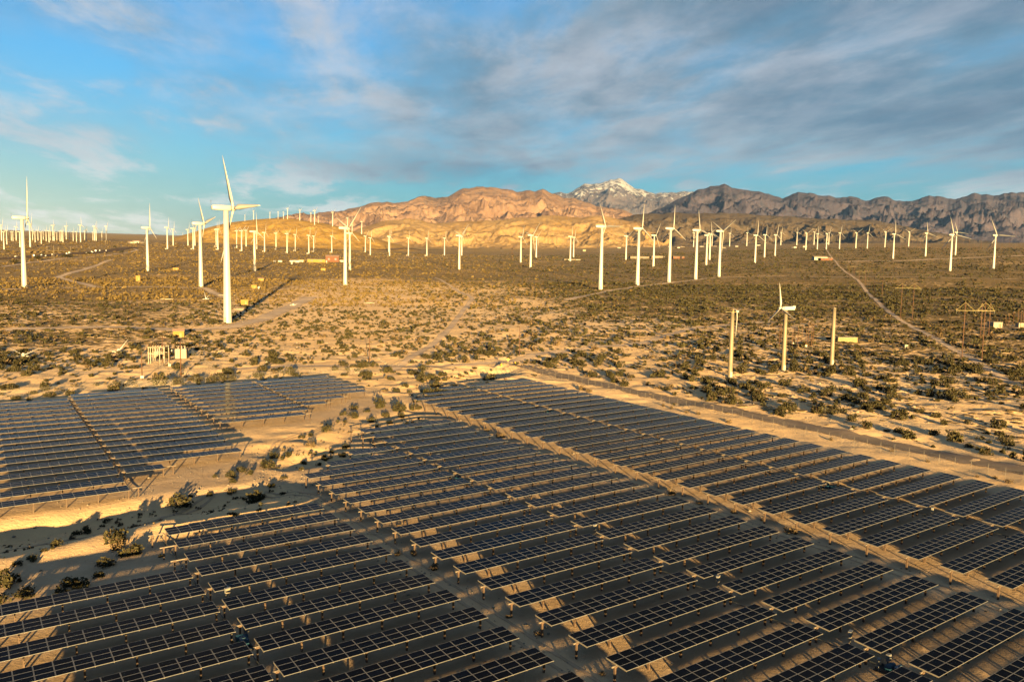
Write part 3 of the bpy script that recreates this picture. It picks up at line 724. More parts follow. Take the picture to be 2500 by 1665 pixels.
def drive_motor(u, v, label):
    x, y = uv2xy(u, v); root = thing('drive_motor', label, 'machinery', (x, y, gz(x, y)), TH, 'tracker drive motors')
    ob('base_frame', MB().box((0, 0, 0.10), (1.5, 3.2, 0.14)).box((-0.6, 0, 0.3), (0.14, 3.0, 0.3)).box((0.6, 0, 0.3), (0.14, 3.0, 0.3)).mesh('base_frame', M['dark']), root)
    mo = MB().lathe([(0.20, -0.55), (0.34, -0.5), (0.34, 0.4), (0.28, 0.46), (0.28, 0.7), (0.1, 0.75)], 12, axis='X', c=(0, 0.3, 0.75))
    for i in range(6): mo.lathe([(0.37, -0.45 + i * 0.15), (0.37, -0.41 + i * 0.15)], 12, axis='X', c=(0, 0.3, 0.75))
    ob('motor', mo.mesh('motor', M['blue']), root)
    ob('gearbox', MB().box((0.0, -0.75, 0.7), (0.8, 0.9, 0.8)).tube((0, -0.75, 1.1), (0, -0.75, 1.35), 0.22, 0.15, 10).mesh('gearbox', M['blue']), root)
    ob('control_cabinet', MB().box((0.75, 0.9, 1.25), (0.5, 0.32, 0.7)).box((0.75, 0.73, 1.25), (0.42, 0.03, 0.6)).mesh('control_cabinet', M['greybox']), root)
    ob('cabinet_post', MB().box((0.75, 0.95, 0.5), (0.09, 0.09, 0.85)).mesh('cabinet_post', M['steel']), root)
    ob('lamp_globe', MB().lathe([(0.05, 0), (0.16, 0.05), (0.2, 0.16), (0.16, 0.28), (0.05, 0.33)], 10, c=(-0.7, 1.1, 1.25)).tube((-0.7, 1.1, 0.1), (-0.7, 1.1, 1.25), 0.04, n=6).mesh('lamp_globe', M['greybox']), root)
for px, py, lab in [(592, 1575, 'blue drive motor on a dark frame in the gap near the bottom left'), (2208, 1632, 'blue drive motor on a dark frame near the bottom right corner'),
                    (1133, 1176, 'dark teal drive motor in the middle of the central block'), (2030, 1198, 'dark drive motor in the gap of the right-hand block'),
                    (1352, 1010, 'small teal drive motor far back in the right-hand block')]:
    p = gp(px, py); u, v = xy2uv(p[0], p[1]); ug = min((0.602, 1.900, 3.258), key=lambda q: abs(q - u))
    drive_motor(ug, float(v), lab)
def combiner(px, py, label):
    x, y, z = gp(px, py); root = thing('combiner_box', label, 'electrical box', (x, y, z), TH + 0.3, 'combiner boxes between the tables')
    ob('cabinet', MB().box((0, 0, 1.55), (0.62, 0.26, 0.78)).box((0, 0, 1.96), (0.68, 0.34, 0.05)).mesh('cabinet', M['greybox']), root)
    ob('door', MB().box((0, -0.14, 1.55), (0.52, 0.02, 0.66)).mesh('door', M['cream']), root)
    ob('stand', MB().box((-0.22, 0, 0.6), (0.07, 0.07, 1.25)).box((0.22, 0, 0.6), (0.07, 0.07, 1.25)).mesh('stand', M['galv']), root)
for px, py, lab in [(1752, 1442, 'white combiner box in the central gap, third from the front'), (1452, 1311, 'white combiner box in the central gap, near the block centre'),
                    (2074, 1583, 'white combiner box in the central gap nearest the camera'), (2275, 1267, 'white combiner box in the gap of the right-hand block'),
                    (556, 1474, 'white combiner box above the bottom-left drive motor'), (1070, 1131, 'small white combiner box far back in the central gap')]:
    combiner(px, py, lab)

# ------------------------------------------------------------------ wind turbines
def blade_mesh(name, ns=9):
    V = []; F = []
    st = np.linspace(0.03, 1.0, ns)
    for i, s in enumerate(st):
        c = np.interp(s, [0.03, 0.07, 0.2, 0.6, 0.95, 1.0], [0.036, 0.04, 0.088, 0.052, 0.022, 0.006])
        th = np.interp(s, [0.03, 0.08, 0.2, 1.0], [0.036, 0.034, 0.020, 0.003])
        tw = rad(np.interp(s, [0, 0.2, 1.0], [18, 14, 2]))
        for (ax, ay) in ((-0.32, 0), (-0.15, 0.5), (0.15, 0.42), (0.68, 0), (0.15, -0.42), (-0.15, -0.5)):
            px, py = ay * th, ax * c
            if s < 0.075: a = 2 * math.pi * [(-0.32, 0), (-0.15, 0.5), (0.15, 0.42), (0.68, 0), (0.15, -0.42), (-0.15, -0.5)].index((ax, ay)) / 6; px, py = 0.019 * math.sin(a), -0.019 * math.cos(a)
            V.append((px * math.cos(tw) - py * math.sin(tw), px * math.sin(tw) + py * math.cos(tw), s))
    for i in range(ns - 1):
        for k in range(6): F.append((i * 6 + k, i * 6 + (k + 1) % 6, (i + 1) * 6 + (k + 1) % 6, (i + 1) * 6 + k))
    F += [tuple(range(5, -1, -1)), tuple((ns - 1) * 6 + k for k in range(6))]
    b = MB(); b.add(V, F); return b.mesh(name, M['white'], True)
BL_N = blade_mesh('blade', 12); BL_F = blade_mesh('blade', 6)
HUBH = 62.0
def tower_mesh(n, m):
    b = MB().lathe([(2.25, 0), (2.22, 0.5), (1.95, 18), (1.93, 18.1), (1.60, 38), (1.58, 38.1), (1.27, HUBH - 1.4)], n)
    return b.mesh('tower', m, True)
TW_N = tower_mesh(24, M['white']); TW_F = tower_mesh(8, M['white'])
def nacelle_mesh(lod):
    b = MB()
    prof = [(-7.6, 0.95, 0.95), (-7.2, 1.25, 1.2), (-2.5, 1.5, 1.5), (1.5, 1.5, 1.45), (3.0, 1.1, 1.15)]
    V = []; k = 10 if lod else 6
    for x, hw, hh in prof:
        for i in range(k):
            t = 2 * math.pi * (i + 0.5) / k; e = 0.42
            cx, sx = math.cos(t), math.sin(t)
            V.append((x, hw * math.copysign(abs(cx) ** e, cx), hh * math.copysign(abs(sx) ** e, sx)))
    F = []
    for i in range(len(prof) - 1):
        for j in range(k): F.append((i * k + j, i * k + (j + 1) % k, (i + 1) * k + (j + 1) % k, (i + 1) * k + j))
    F += [tuple(range(k - 1, -1, -1)), tuple((len(prof) - 1) * k + j for j in range(k))]
    b.add(V, F); return b.mesh('nacelle', M['white'], True)
NA_N, NA_F = nacelle_mesh(1), nacelle_mesh(0)
HB_N = MB().lathe([(1.0, 3.0), (1.2, 3.3), (1.2, 4.7), (0.9, 5.3), (0.4, 5.7), (0.05, 5.8)], 12, axis='X').mesh('hub', M['white'], True)
DOOR = MB().box((0, 0, 1.6), (0.12, 0.95, 2.2)).mesh('tower_door', M['cream'])
STEP = MB().box((0, 0, 0.35), (1.4, 1.3, 0.7)).box((-0.9, 0, 0.15), (0.6, 1.3, 0.3)).mesh('door_step', M['galv'])
VANE = MB().tube((0, 0, 0), (0, 0, 2.4), 0.06, n=5).tube((-0.6, 0, 1.6), (0.6, 0, 1.6), 0.05, n=5).mesh('wind_vane', M['dark'])
PADBOX = MB().box((0, 0, 1.1), (2.6, 1.9, 2.2)).box((0, 0, 2.25), (2.8, 2.1, 0.12)).mesh('pad_transformer', M['wallB'])
TURB_POS = []
def turbine(label, pt, hub_px, by, ang, rr, az, group, detail, pad=False):
    x, y, z = pt; sc = (by - hub_px) * m_per_px(x, y, z) / HUBH
    root = thing('wind_turbine', label, 'wind turbine', (x, y, z - 0.3), rad(90) - az, group, sc)
    ob('tower', TW_N if detail else TW_F, root)
    na = ob('nacelle', NA_N if detail else NA_F, root, (0, 0, HUBH))
    if detail: ob('wind_vane', VANE, na, (-8.0, 0, 1.5))
    ob('hub', HB_N, root, (0, 0, HUBH))
    view = math.atan2(x, y); k = max(0.2, abs(math.cos(az - view)))
    for i in range(3):
        ob('blade', BL_N if detail else BL_F, root, (4.2, 0, HUBH), (rad(ang + 120 * i), rad(2), 0), (HUBH * rr, HUBH * rr, HUBH * rr))
    if detail:
        a = -(rad(90) - az) + SUN_AZ - 0.5
        ob('tower_door', DOOR, root, (2.2 * math.cos(a), 2.2 * math.sin(a), 0.6), (0, 0, a))
        ob('door_step', STEP, root, (3.0 * math.cos(a), 3.0 * math.sin(a), 0.1), (0, 0, a))
    TURB_POS.append((x, y, sc, label)); return root
LEFT_AZ, RIGHT_AZ = rad(50), rad(66)
big = [  # base x, base y, hub y, blade angle, rotor/tower ratio, axis azimuth, label
    (60, 703, 533, -5, .60, 50, 'white wind turbine at the far left edge, blade pointing straight up'),
    (361, 662, 557, -4, .58, 50, 'white wind turbine left of the two tallest, thin upright blade'),
    (491, 700, 547, -39, .56, 52, 'white wind turbine just left of and behind the tallest one'),
    (556, 788, 510, -30, .56, 49, 'tallest white wind turbine beside the yellow sheds'),
    (622, 662, 566, -8, .50, 50, 'white wind turbine standing right behind the tallest one'),
    (843, 697, 558, 52, .56, 52, 'white wind turbine with V-shaped blades in the middle of the bushes'),
    (854, 660, 570, -3, .50, 52, 'yellowish wind turbine directly behind the V-bladed one'),
    (1121, 658, 576, 50, .50, 55, 'lone white wind turbine right of the sandy middle, blades in a V'),
    (1271, 641, 579, 12, .48, 58, 'left one of three turbines clustered above the dark scrub'),
    (1295, 655, 575, 44, .50, 58, 'front one of three turbines clustered above the dark scrub'),
    (1309, 630, 579, 45, .45, 58, 'rear right one of three turbines clustered above the dark scrub'),
    (1392, 638, 578, 0, .45, 60, 'left one of a close pair of turbines'),
    (1400, 628, 580, 6, .50, 60, 'right one of a close pair of turbines'),
    (1466, 707, 554, -28, .42, 62, 'leftmost and nearest turbine of the tall row, blade pointing right'),
    (1556, 697, 559, 2, .44, 64, 'second turbine of the tall row, blade pointing up'),
    (1595, 652, 575, 30, .45, 64, 'turbine seen between the second and third of the tall row'),
    (1633, 689, 559, 0, .44, 64, 'third turbine of the tall row, blade pointing up'),
    (1528, 635, 577, 60, .44, 64, 'small turbine left of the second of the tall row'),
    (1698, 682, 563, -12, .44, 66, 'fourth turbine of the tall row, yellowish upper tower'),
    (1724, 647, 575, 60, .44, 66, 'rear turbine between fourth and fifth of the tall row'),
    (1732, 635, 571, -10, .48, 66, 'turbine just behind the one between fourth and fifth'),
    (1755, 676, 565, 60, .46, 66, 'fifth and last turbine of the tall row, blades in a Y'),
    (1738, 602, 574, -5, .55, 66, 'distant turbine half hidden behind the fifth of the tall row'),
    (1693, 603, 569, 60, .5, 66, 'distant turbine half hidden behind the fourth of the tall row'),
    (1843, 643, 575, 0, .56, 66, 'turbine standing alone right of the tall row, blade up'),
    (1866, 629, 574, 0, .46, 66, 'left one of two turbines right of the lone one'),
    (1892, 625, 574, 10, .55, 66, 'right one of two turbines right of the lone one'),
    (2180, 632, 572, -5, .56, 66, 'mid-distance turbine over the pale cleared strip, left one'),
    (2259, 627, 570, -10, .52, 66, 'mid-distance turbine over the pale cleared strip, right one'),
    (2319, 662, 574, -17, .54, 66, 'front one of the crossing pair near the right edge'),
    (2332, 623, 568, -22, .52, 66, 'rear one of the crossing pair near the right edge'),
    (2425, 657, 575, -25, .55, 66, 'rightmost wind turbine in the picture, blade pointing right'),
]
small_R = [(1576, 556, 527, 5), (1609, 556, 527, 0), (1655, 558, 530, -5), (1688, 559, 531, 20)]
far_R = [(1781, 602, 570, 0), (1823, 601, 569, -10), (1906, 599, 568, 0), (1945, 599, 568, -8), (1967, 611, 570, 60), (1987, 598, 567, 30), (1995, 609, 571, -10), (2017, 609, 571, 58), (2023, 598, 568, 12), (2049, 608, 569, 8), (2089, 607, 569, 60), (2117, 607, 569, 8), (2160, 606, 567, 60), (2218, 602, 567, 57)]
far_L = [(4, 588, 550, 20), (10, 609, 566, 40), (17, 597, 563, 5), (28, 588, 566, 60), (32, 589, 566, 10), (40, 588, 554, -15), (49, 604, 566, 0), (74, 603, 548, 20), (80, 589, 564, 50), (86, 592, 566, 30), (93, 588, 563, 5), (101, 597, 567, 60), (106, 587, 567, 20), (113, 589, 563, 0), (120, 592, 564, -10), (123, 588, 565, 44), (130, 588, 551, -36), (133, 588, 566, 12), (139, 587, 569, 55), (147, 590, 565, 60), (151, 589, 564, 4), (154, 592, 565, 30), (162, 587, 553, -35), (170, 587, 567, 0), (179, 590, 566, -3), (187, 592, 566, 35), (197, 591, 550, -12), (207, 588, 565, 60), (211, 590, 562, 2), (227, 587, 567, 20), (231, 588, 553, 45), (235, 588, 557, 0), (249, 587, 566, 10), (260, 587, 553, 40)]
hill_front = [(409, 608, 556, -2), (423, 600, 560, 2), (459, 600, 561, 20), (472, 609, 558, 60), (476, 600, 558, 30), (528, 603, 561, 0), (532, 610, 560, 2), (578, 606, 564, 60), (590, 613, 564, 57), (601, 602, 563, 50), (627, 609, 570, -10), (646, 615, 568, 3), (674, 610, 570, 60), (701, 618, 571, 55), (721, 613, 573, 4), (754, 620, 575, 4), (766, 615, 577, 40), (810, 617, 577, 0), (892, 616, 577, 40), (904, 624, 581, 5)]
plain_mid = [(949, 615, 577, 0), (951, 625, 579, 5), (997, 625, 582, 0), (1042, 625, 582, 5), (1085, 624, 582, 5), (1127, 624, 578, 35)]
hill_crest = [(446, 561, 553, 0), (460, 559, 546, 0), (476, 555, 536, 0), (512, 550, 536, 10), (531, 549, 528, 0), (537, 548, 535, 30), (580, 541, 522, 60), (598, 541, 526, 45), (619, 537, 516, 60), (659, 535, 519, 60), (679, 535, 518, 60), (692, 535, 518, 20), (702, 535, 510, 60), (732, 539, 514, 60), (759, 543, 521, 55), (768, 549, 515, 58), (777, 546, 529, 0), (812, 553, 519, 60), (848, 563, 533, 60)]
plain_far = [(883, 572, 542, 55), (901, 572, 542, -30), (912, 575, 560, 0), (917, 577, 547, 60), (935, 577, 560, 0), (961, 581, 561, 0), (982, 586, 560, 5), (989, 577, 543, 30), (993, 572, 543, 0), (1014, 590, 564, 0), (1032, 577, 546, 60), (1037, 572, 545, 0), (1080, 572, 540, -60), (1087, 576, 543, 0), (1148, 574, 543, -30), (1187, 572, 543, -45)]
allpts = ground_pts([(b[0], b[1]) for b in big])
for b, p in zip(big, allpts):
    turbine(b[6], p, b[2], b[1], b[3], b[4], rad(b[5]), 'tall white wind turbines on the scrub plain', (b[1] - b[2]) > 45)
for lst, az, rr, what, grp in [
    (small_R, 66, .55, 'of the four small turbines below the snowy range', 'turbines on the brown foothill'),
    (far_R, 66, .52, 'in the far row on the right plain', 'far row of turbines on the right'),
    (far_L, 48, .55, 'in the far cluster on the left horizon', 'far cluster of turbines on the left'),
    (hill_front, 50, .5, 'in the row before the golden hill', 'turbines before the golden hill'),
    (plain_mid, 52, .5, 'in the row right of the golden hill', 'turbines right of the golden hill'),
    (hill_crest, 52, .5, 'along the crest of the golden hill', 'turbines on the golden hill'),
    (plain_far, 54, .5, 'in the scattered far group below the tan mountain', 'turbines below the tan mountain')]:
    P = ground_pts([(b[0], b[1]) for b in lst]); order = sorted(range(len(lst)), key=lambda i: lst[i][0])
    for rk, i in enumerate(order):
        b = lst[i]
        turbine('white wind turbine, %s from the left %s' % (ordw(rk + 1), what), P[i], b[2], b[1], b[3], rr, rad(az + random.uniform(-4, 4)), grp, False)
# pad transformers beside the row in front of the hill
for i, (bx, by) in enumerate([(405, 609), (467, 609), (524, 603), (528, 610), (574, 606), (586, 613), (642, 615), (671, 610), (697, 618), (717, 613), (750, 620), (762, 615), (806, 617), (889, 616), (900, 624), (947, 625), (993, 625), (1038, 625), (1081, 624)]):
    x, y, z = gp(bx, by)
    o = thing('pad_transformer', 'small white transformer box at a turbine foot, %s from the left' % ordw(i + 1), 'transformer', (x, y, z), 0.3, 'transformer boxes by the turbines', 1.1)
    ob('cabinet', PADBOX, o)

# three old tan towers on the right, one still with a nacelle
def old_tower(bx, by, ty, label):
    x, y, z = gp(bx, by); h = (by - ty) * m_per_px(x, y, z)
    root = thing('stripped_tower', label, 'tower', (x, y, z - 0.2), 0.0, 'old tan turbine towers')
    b = MB().lathe([(0.86, 0), (0.86, 0.4), (0.80, h * .3), (0.72, h * .6), (0.60, h)], 20)
    ob('tower', b.mesh('tower', M['tan_tower'], True), root)
    ob('footing', MB().lathe([(1.7, 0), (1.7, 0.32)], 14).mesh('footing', M['rock']), root)
    ob('flange', MB().lathe([(0.72, 0), (0.72, 0.14)], 16, c=(0, 0, h)).mesh('flange', M['galv']), root)
    ob('door', MB().box((0.2, -0.85, 1.3), (0.7, 0.1, 1.8)).mesh('door', M['galv']), root)
    return root, h
rA, hA = old_tower(1782, 921, 762, 'leftmost tan turbine tower, a white rotor hanging behind it')
rB, hB = old_tower(1912, 904, 756, 'middle tan turbine tower still carrying a white nacelle and rotor')
rC, hC = old_tower(2030, 891, 751, 'rightmost bare tan turbine tower with nothing on top')
def rotor_parts(root, c, angs, R, yaw, m_hub='white'):
    hb = ob('hub', MB().lathe([(0.35, -0.4), (0.5, -0.3), (0.5, 0.4), (0.2, 0.8)], 12, axis='X').mesh('hub', M[m_hub], True), root, c, (0, 0, yaw))
    for a, r in zip(angs, R): ob('blade', BL_N, hb, (0.05, 0, 0), (rad(a), 0, 0), (r * 1.3, r * 1.3, r))
ob('nacelle', MB().box((0.9, 0, 0.62), (4.6, 1.5, 1.25)).box((2.9, 0, 1.0), (1.2, 1.4, 0.9)).box((-1.7, 0, 0.6), (0.7, 1.1, 0.9)).mesh('nacelle', M['white']), rB, (0.1, 0, hB + 0.14), (0, 0, rad(18)))
rotor_parts(rB, (-2.3, -0.75, hB + 0.75), [8, 128, 248], [9.6] * 3, rad(198))
ob('yaw_platform', MB().box((-0.6, 0, 0.12), (4.4, 0.9, 0.16)).box((0.1, 0, 0.5), (0.5, 0.5, 0.7)).mesh('yaw_platform', M['pale']), rA, (0, 0, hA + 0.14), (0, 0, rad(10)))
rotor_parts(rA, (1.75, 0.9, hA + 0.4), [182, 302, 62], [9.2, 3.2, 3.0], rad(20))

# fallen rotors on the left flats
def fallen_rotor(px, py, spans, R, label):
    x, y, z = gp(px, py); root = thing('fallen_rotor', label, 'turbine rotor', (x, y, z), 0.0, 'discarded turbine rotors')
    ob('hub', MB().lathe([(0.5, -0.5), (0.62, -0.3), (0.62, 0.5), (0.3, 0.9)], 12).mesh('hub', M['white'], True), root, (0, 0, 0.55))
    for (dx, dy, dz) in spans:
        q = Vector((dx, dy, dz)).to_track_quat('Z', 'X').to_euler()
        ob('blade', BL_N, root, (0, 0, 0.6), q, (R * 1.5, R * 2.0, R))
    ob('cradle', MB().box((0, -0.6, 0.16), (4.2, 0.3, 0.3)).box((1.9, -0.5, 0.3), (0.7, 0.5, 0.5)).box((-1.8, -0.4, 0.25), (0.8, 0.5, 0.4)).mesh('cradle', M['wallB']), root)
fallen_rotor(57, 871, [(-0.88, 0.25, 0.36), (0.86, 0.3, 0.42), (0.05, -1, 0.02)], 6.6, 'white fallen rotor in a V on the sand at the left edge')
fallen_rotor(290, 860, [(-1, 0.1, 0.03), (0.5, 0.35, 0.80), (0.6, -0.8, 0.02)], 6.0, 'white fallen rotor left of the substation, one blade up')
fallen_rotor(503, 731, [(-0.3, 0.2, 0.85), (0.5, 0.2, 0.7), (1, 0.1, 0.02)], 5.6, 'broken white rotor beside the tallest turbine, left side')
fallen_rotor(716, 746, [(-0.6, 0.2, 0.3), (0.4, 0.2, 0.1), (0, -1, 0.02)], 5.2, 'small broken rotor among bushes right of the tall tower shadow')
# loose pipes and blades lying about
for i, (px, py, L, rz, lab) in enumerate([(407, 732, 9, 0.05, 'pale pipe lying on the scrub left of the tallest turbine'), (555, 722, 14, 0.1, 'long pale blade lying behind the broken rotor'), (590, 757, 10, 0.15, 'yellowish beam lying beside the yellow shed'), (900, 741, 9, -0.1, 'thin white blade lying in the sandy middle')]):
    x, y, z = gp(px, py); o = thing('loose_pipe', lab, 'pipe', (x, y, z), rz)
    ob('pipe', MB().tube((-L / 2, 0, 0.45), (L / 2, 0.6, 0.4), 0.4, 0.32, 10).mesh('pipe', M['cream'], True), o)
    ob('chock', MB().box((-L / 3, 0, 0.1), (0.4, 1.2, 0.25)).box((L / 3, 0, 0.1), (0.4, 1.2, 0.25)).mesh('chock', M['dwood']), o)

# ------------------------------------------------------------------ sheds, cabinets, containers
def shed(px, py, wpx, hpx, label, mw='yellow', gable=True, rz=0.35, cat='shed', name='shed', grp='yellow sheds', annex=False):
    x, y, z = gp(px, py); k = m_per_px(x, y, z); w, h = wpx * k, hpx * k; d = w * 0.8
    root = thing(name, label, cat, (x, y, z - 0.05), rz, grp)
    wh = h * (0.72 if gable else 1.0)
    ob('wall', MB().box((0, d / 2, wh / 2), (w, d, wh)).mesh('wall', M[mw]), root)
    if gable:
        o = w * 0.06; rr = h - wh
        v = [(-w / 2 - o, -o, wh), (w / 2 + o, -o, wh), (w / 2 + o, d + o, wh), (-w / 2 - o, d + o, wh), (-w / 2 - o, d / 2, wh + rr), (w / 2 + o, d / 2, wh + rr)]
        v2 = [(a, b, c + 0.1) for a, b, c in v]
        b = MB().add(v + v2, [(0, 1, 5, 4), (2, 3, 4, 5), (6, 10, 11, 7), (8, 11, 10, 9), (0, 6, 7, 1), (2, 8, 9, 3), (1, 7, 11, 5), (5, 11, 8, 2), (3, 9, 10, 4), (4, 10, 6, 0)])
        ob('roof', b.mesh('roof', M['roof']), root)
        ob('gable_end', MB().add([(-w / 2, 0, wh), (-w / 2, d, wh), (-w / 2, d / 2, wh + rr * .95), (w / 2, 0, wh), (w / 2, d, wh), (w / 2, d / 2, wh + rr * .95)], [(0, 1, 2), (3, 5, 4)]).mesh('gable_end', M[mw]), root)
    else:
        ob('roof', MB().box((0, d / 2, wh + 0.06), (w * 1.05, d * 1.05, 0.12)).mesh('roof', M[mw]), root)
    ob('door', MB().box((w * 0.18, -0.03, wh * 0.36), (w * 0.22, 0.06, wh * 0.7)).mesh('door', M['roof'] if mw != 'yellow' else M['pale']), root)
    if annex: ob('annex', MB().box((-w * 0.72, d * 0.2, wh * 0.22), (w * 0.42, d * 0.4, wh * 0.44)).mesh('annex', M['pale']), root)
    return root
shed(436, 823, 25, 20, 'yellow gabled shed behind the left substation', annex=True)
shed(597, 744, 17, 12, 'flat-roofed yellow shed right of the tallest turbine', gable=False)
shed(620, 705, 13, 9, 'yellow shed with a white box beside it, right of the tallest turbine', gable=False)
shed(637, 686, 14, 8, 'farther yellow shed above the one with the white box', gable=True)
shed(429, 661, 13, 7, 'low yellow shed left of the second tallest turbine', gable=False)
shed(337, 687, 10, 14, 'narrow upright yellow hut in the left scrub', gable=False)
shed(789, 661, 11, 6, 'small yellow shed left of the V-bladed turbine', gable=False)
shed(632, 706, 5, 6, 'small white cabinet next to a yellow shed', 'wallB', False, cat='cabinet', name='cabinet', grp='small cabinets')
# shipping container right of the bare tower
def container(px, py, L, label):
    x, y, z = gp(px, py); root = thing('shipping_container', label, 'container', (x, y, z), 0.16)
    b = MB(); n = 40
    V = []; Wd, Hh = 2.4, 2.5
    for i in range(n + 1):
        xx = -L / 2 + L * i / n; yy = -Wd / 2 + (0.07 if i % 2 else 0)
        V += [(xx, yy, 0.2), (xx, yy, Hh)]
    b.add(V, [(2 * i, 2 * i + 2, 2 * i + 3, 2 * i + 1) for i in range(n)])
    ob('side_panel', b.mesh('side_panel', M['pale']), root)
    ob('shell', MB().box((0, 0.1, Hh / 2 + 0.1), (L, Wd - 0.25, Hh - 0.12)).mesh('shell', M['pale']), root)
    ob('roof', MB().box((0, 0, Hh + 0.06), (L + 0.06, Wd + 0.1, 0.1)).mesh('roof', M['cream']), root)
    ob('bottom_rail', MB().box((0, -Wd / 2 + .02, 0.12), (L + 0.04, 0.14, 0.2)).mesh('bottom_rail', M['pale']), root)
    for sx in (-1, 1): ob('corner_post', MB().box((sx * L / 2, -Wd / 2, Hh / 2), (0.16, 0.16, Hh)).mesh('corner_post', M['pale']), root)
    ob('end_door', MB().box((L / 2 + 0.03, 0.6, Hh / 2), (0.06, 1.0, Hh - 0.3)).box((L / 2 + 0.03, -0.5, Hh / 2), (0.06, 1.0, Hh - 0.3)).mesh('end_door', M['pale']), root)
_c = gp(2066, 836); container(2066, 836, 51 * m_per_px(*_c), 'pale yellow shipping container right of the bare tan tower')
def cabin(px, py, wpx, hpx, label, rz=0.2):
    r = shed(px, py, wpx, hpx, label, 'cream', False, rz, 'cabin', 'equipment_cabin', 'pale equipment cabins')
    return r
cabin(2436, 801, 25, 14, 'cream equipment cabin behind the nearest H-frame poles'); cabin(2493, 800, 14, 11, 'cream cabin cut by the right picture edge')
cabin(2213, 850, 9, 8, 'small yellowish tank cabin on the stony flat below the track')

# ------------------------------------------------------------------ poles
def pole(px, py, ty, label, m='wood', arms=1, r=0.17, rz=0.4, grp='wooden utility poles', box=None, name='utility_pole'):
    x, y, z = gp(px, py); h = (py - ty) * m_per_px(x, y, z)
    root = thing(name, label, 'utility pole', (x, y, z - 0.1), rz, grp)
    ob('pole', MB().tube((0, 0, 0), (0, 0, h), r, r * 0.7, 8).mesh('pole', M[m], True), root)
    for a in range(arms):
        zz = h - 0.5 - 1.1 * a
        ob('crossarm', MB().box((0, -0.12, zz), (2.6, 0.12, 0.16)).mesh('crossarm', M[m]), root)
        ins = MB()
        for q in (-1.1, -0.4, 0.4, 1.1): ins.lathe([(0.05, zz + 0.08), (0.08, zz + 0.16), (0.05, zz + 0.3)], 6, c=(q, -0.12, 0))
        ob('insulators', ins.mesh('insulators', M['wallB']), root)
    if box: ob('meter_box', MB().box((0, -0.35, box), (0.9, 0.5, 0.9)).mesh('meter_box', M['wallB']), root)
    return root
pole(442, 924, 833, 'tall orange-brown pole in front of the left substation', arms=2, r=0.2)
pole(347, 926, 858, 'brown pole with a white box at its foot, left of the substation', arms=0, box=0.9)
pole(398, 888, 820, 'thin pole inside the left substation yard, left one', arms=1, r=0.13)
pole(414, 895, 848, 'short pole with a white box inside the left substation yard', arms=0, r=0.12, box=0.7)
pole(902, 890, 823, 'orange-brown pole among bushes behind the rear panel block', arms=0, r=0.16)
pole(1268, 868, 797, 'orange-brown pole standing alone right of the middle track', arms=0, r=0.16)
pole(1561, 837, 785, 'dark thin pole on the right-hand bush flat', 'dwood', 1, 0.12)
for i, (px, by, ty, arms, bx) in enumerate([(1902, 850, 790, 1, None), (1906, 838, 788, 1, None), (1934, 846, 800, 0, 1.6), (1938, 842, 797, 0, None), (1947, 845, 795, 1, None), (1957, 840, 792, 1, None), (1967, 848, 796, 1, 0.8), (1973, 838, 783, 1, None), (1980, 848, 790, 0, None), (1985, 842, 788, 1, None)]):
    pole(px, by, ty, 'brown pole of the small switchyard between tan towers, %s from the left' % ordw(i + 1), 'wood', arms, 0.14, 0.3 + i, 'switchyard poles', bx)
def far_poles(pts, label, grp, m='wood', r=0.2):
    for i, (px, by, ty) in enumerate(pts):
        pole(px, by, ty, label % ordw(i + 1), m, 1 if i % 3 else 0, r, 0.3 * i, grp)
rp = random.Random(3)
far_poles(sorted([(2085 + 415 * i / 33 + rp.uniform(-5, 5), 612 + rp.uniform(-3, 6) - 0.004 * i, 590 + rp.uniform(-6, 6)) for i in range(34)]), 'thin far pole right of the far turbine row, %s from the left', 'far poles on the right', r=0.3)
far_poles([(2455, 795, 768), (2462, 800, 765), (2474, 790, 760), (2484, 798, 752), (2491, 806, 758), (2497, 792, 750)], 'brown pole of the yard at the right edge, %s from the left', 'right edge yard poles', r=0.15)
far_poles([(1225, 631, 618), (1238, 630, 617), (1249, 632, 600), (1252, 632, 590), (1346, 622, 608), (1436, 632, 612)], 'thin pole on the dark scrub plain, %s from the left', 'poles on the scrub plain', r=0.25)
far_poles([(132, 635, 600), (258, 600, 588), (115, 613, 602), (143, 613, 603), (172, 613, 602), (200, 608, 600), (218, 608, 600)], 'thin pole near the left road, %s from the left', 'poles by the left road', 'cream', 0.2)

def hframe(pa, pb, arm_l, arm_r, arm_y, top_y, label):
    A = gp(*pa); B = gp(*pb); k = m_per_px(*A)
    dx, dy = B[0] - A[0], B[1] - A[1]; span = math.hypot(dx, dy); rz = math.atan2(dy, dx)
    h = (pa[1] - top_y) * k; za = (pa[1] - arm_y) * k
    root = thing('h_frame_pylon', label, 'pylon', (A[0], A[1], A[2] - 0.2), rz, 'wooden H-frame pylons')
    e = (arm_r - arm_l) * k; ex = (e - span) / 2
    for s in (0, span): ob('pole', MB().tube((s, 0, 0), (s, 0, h), 0.20, 0.14, 8).mesh('pole', M['dwood'], True), root)
    ob('crossarm', MB().box((span / 2, -0.2, za), (e, 0.16, 0.18)).mesh('crossarm', M['pale']), root)
    for s, d in ((0, -1), (0, 1), (span, -1), (span, 1)):
        t = s + d * min(ex * 0.98, span * 0.48)
        ob('brace', MB().tube((s, -0.1, h - 0.4), (t, -0.18, za + 0.1), 0.075, n=6).mesh('brace', M['pale']), root)
    for s in (-ex, span / 2, span + ex): ob('insulator_string', MB().lathe([(0.07, za - 1.3), (0.12, za - 1.0), (0.07, za - 0.7), (0.12, za - 0.4), (0.05, za - 0.1)], 6, c=(s * 0.98 + 0.1, -0.2, 0)).mesh('insulator_string', M['dark']), root)
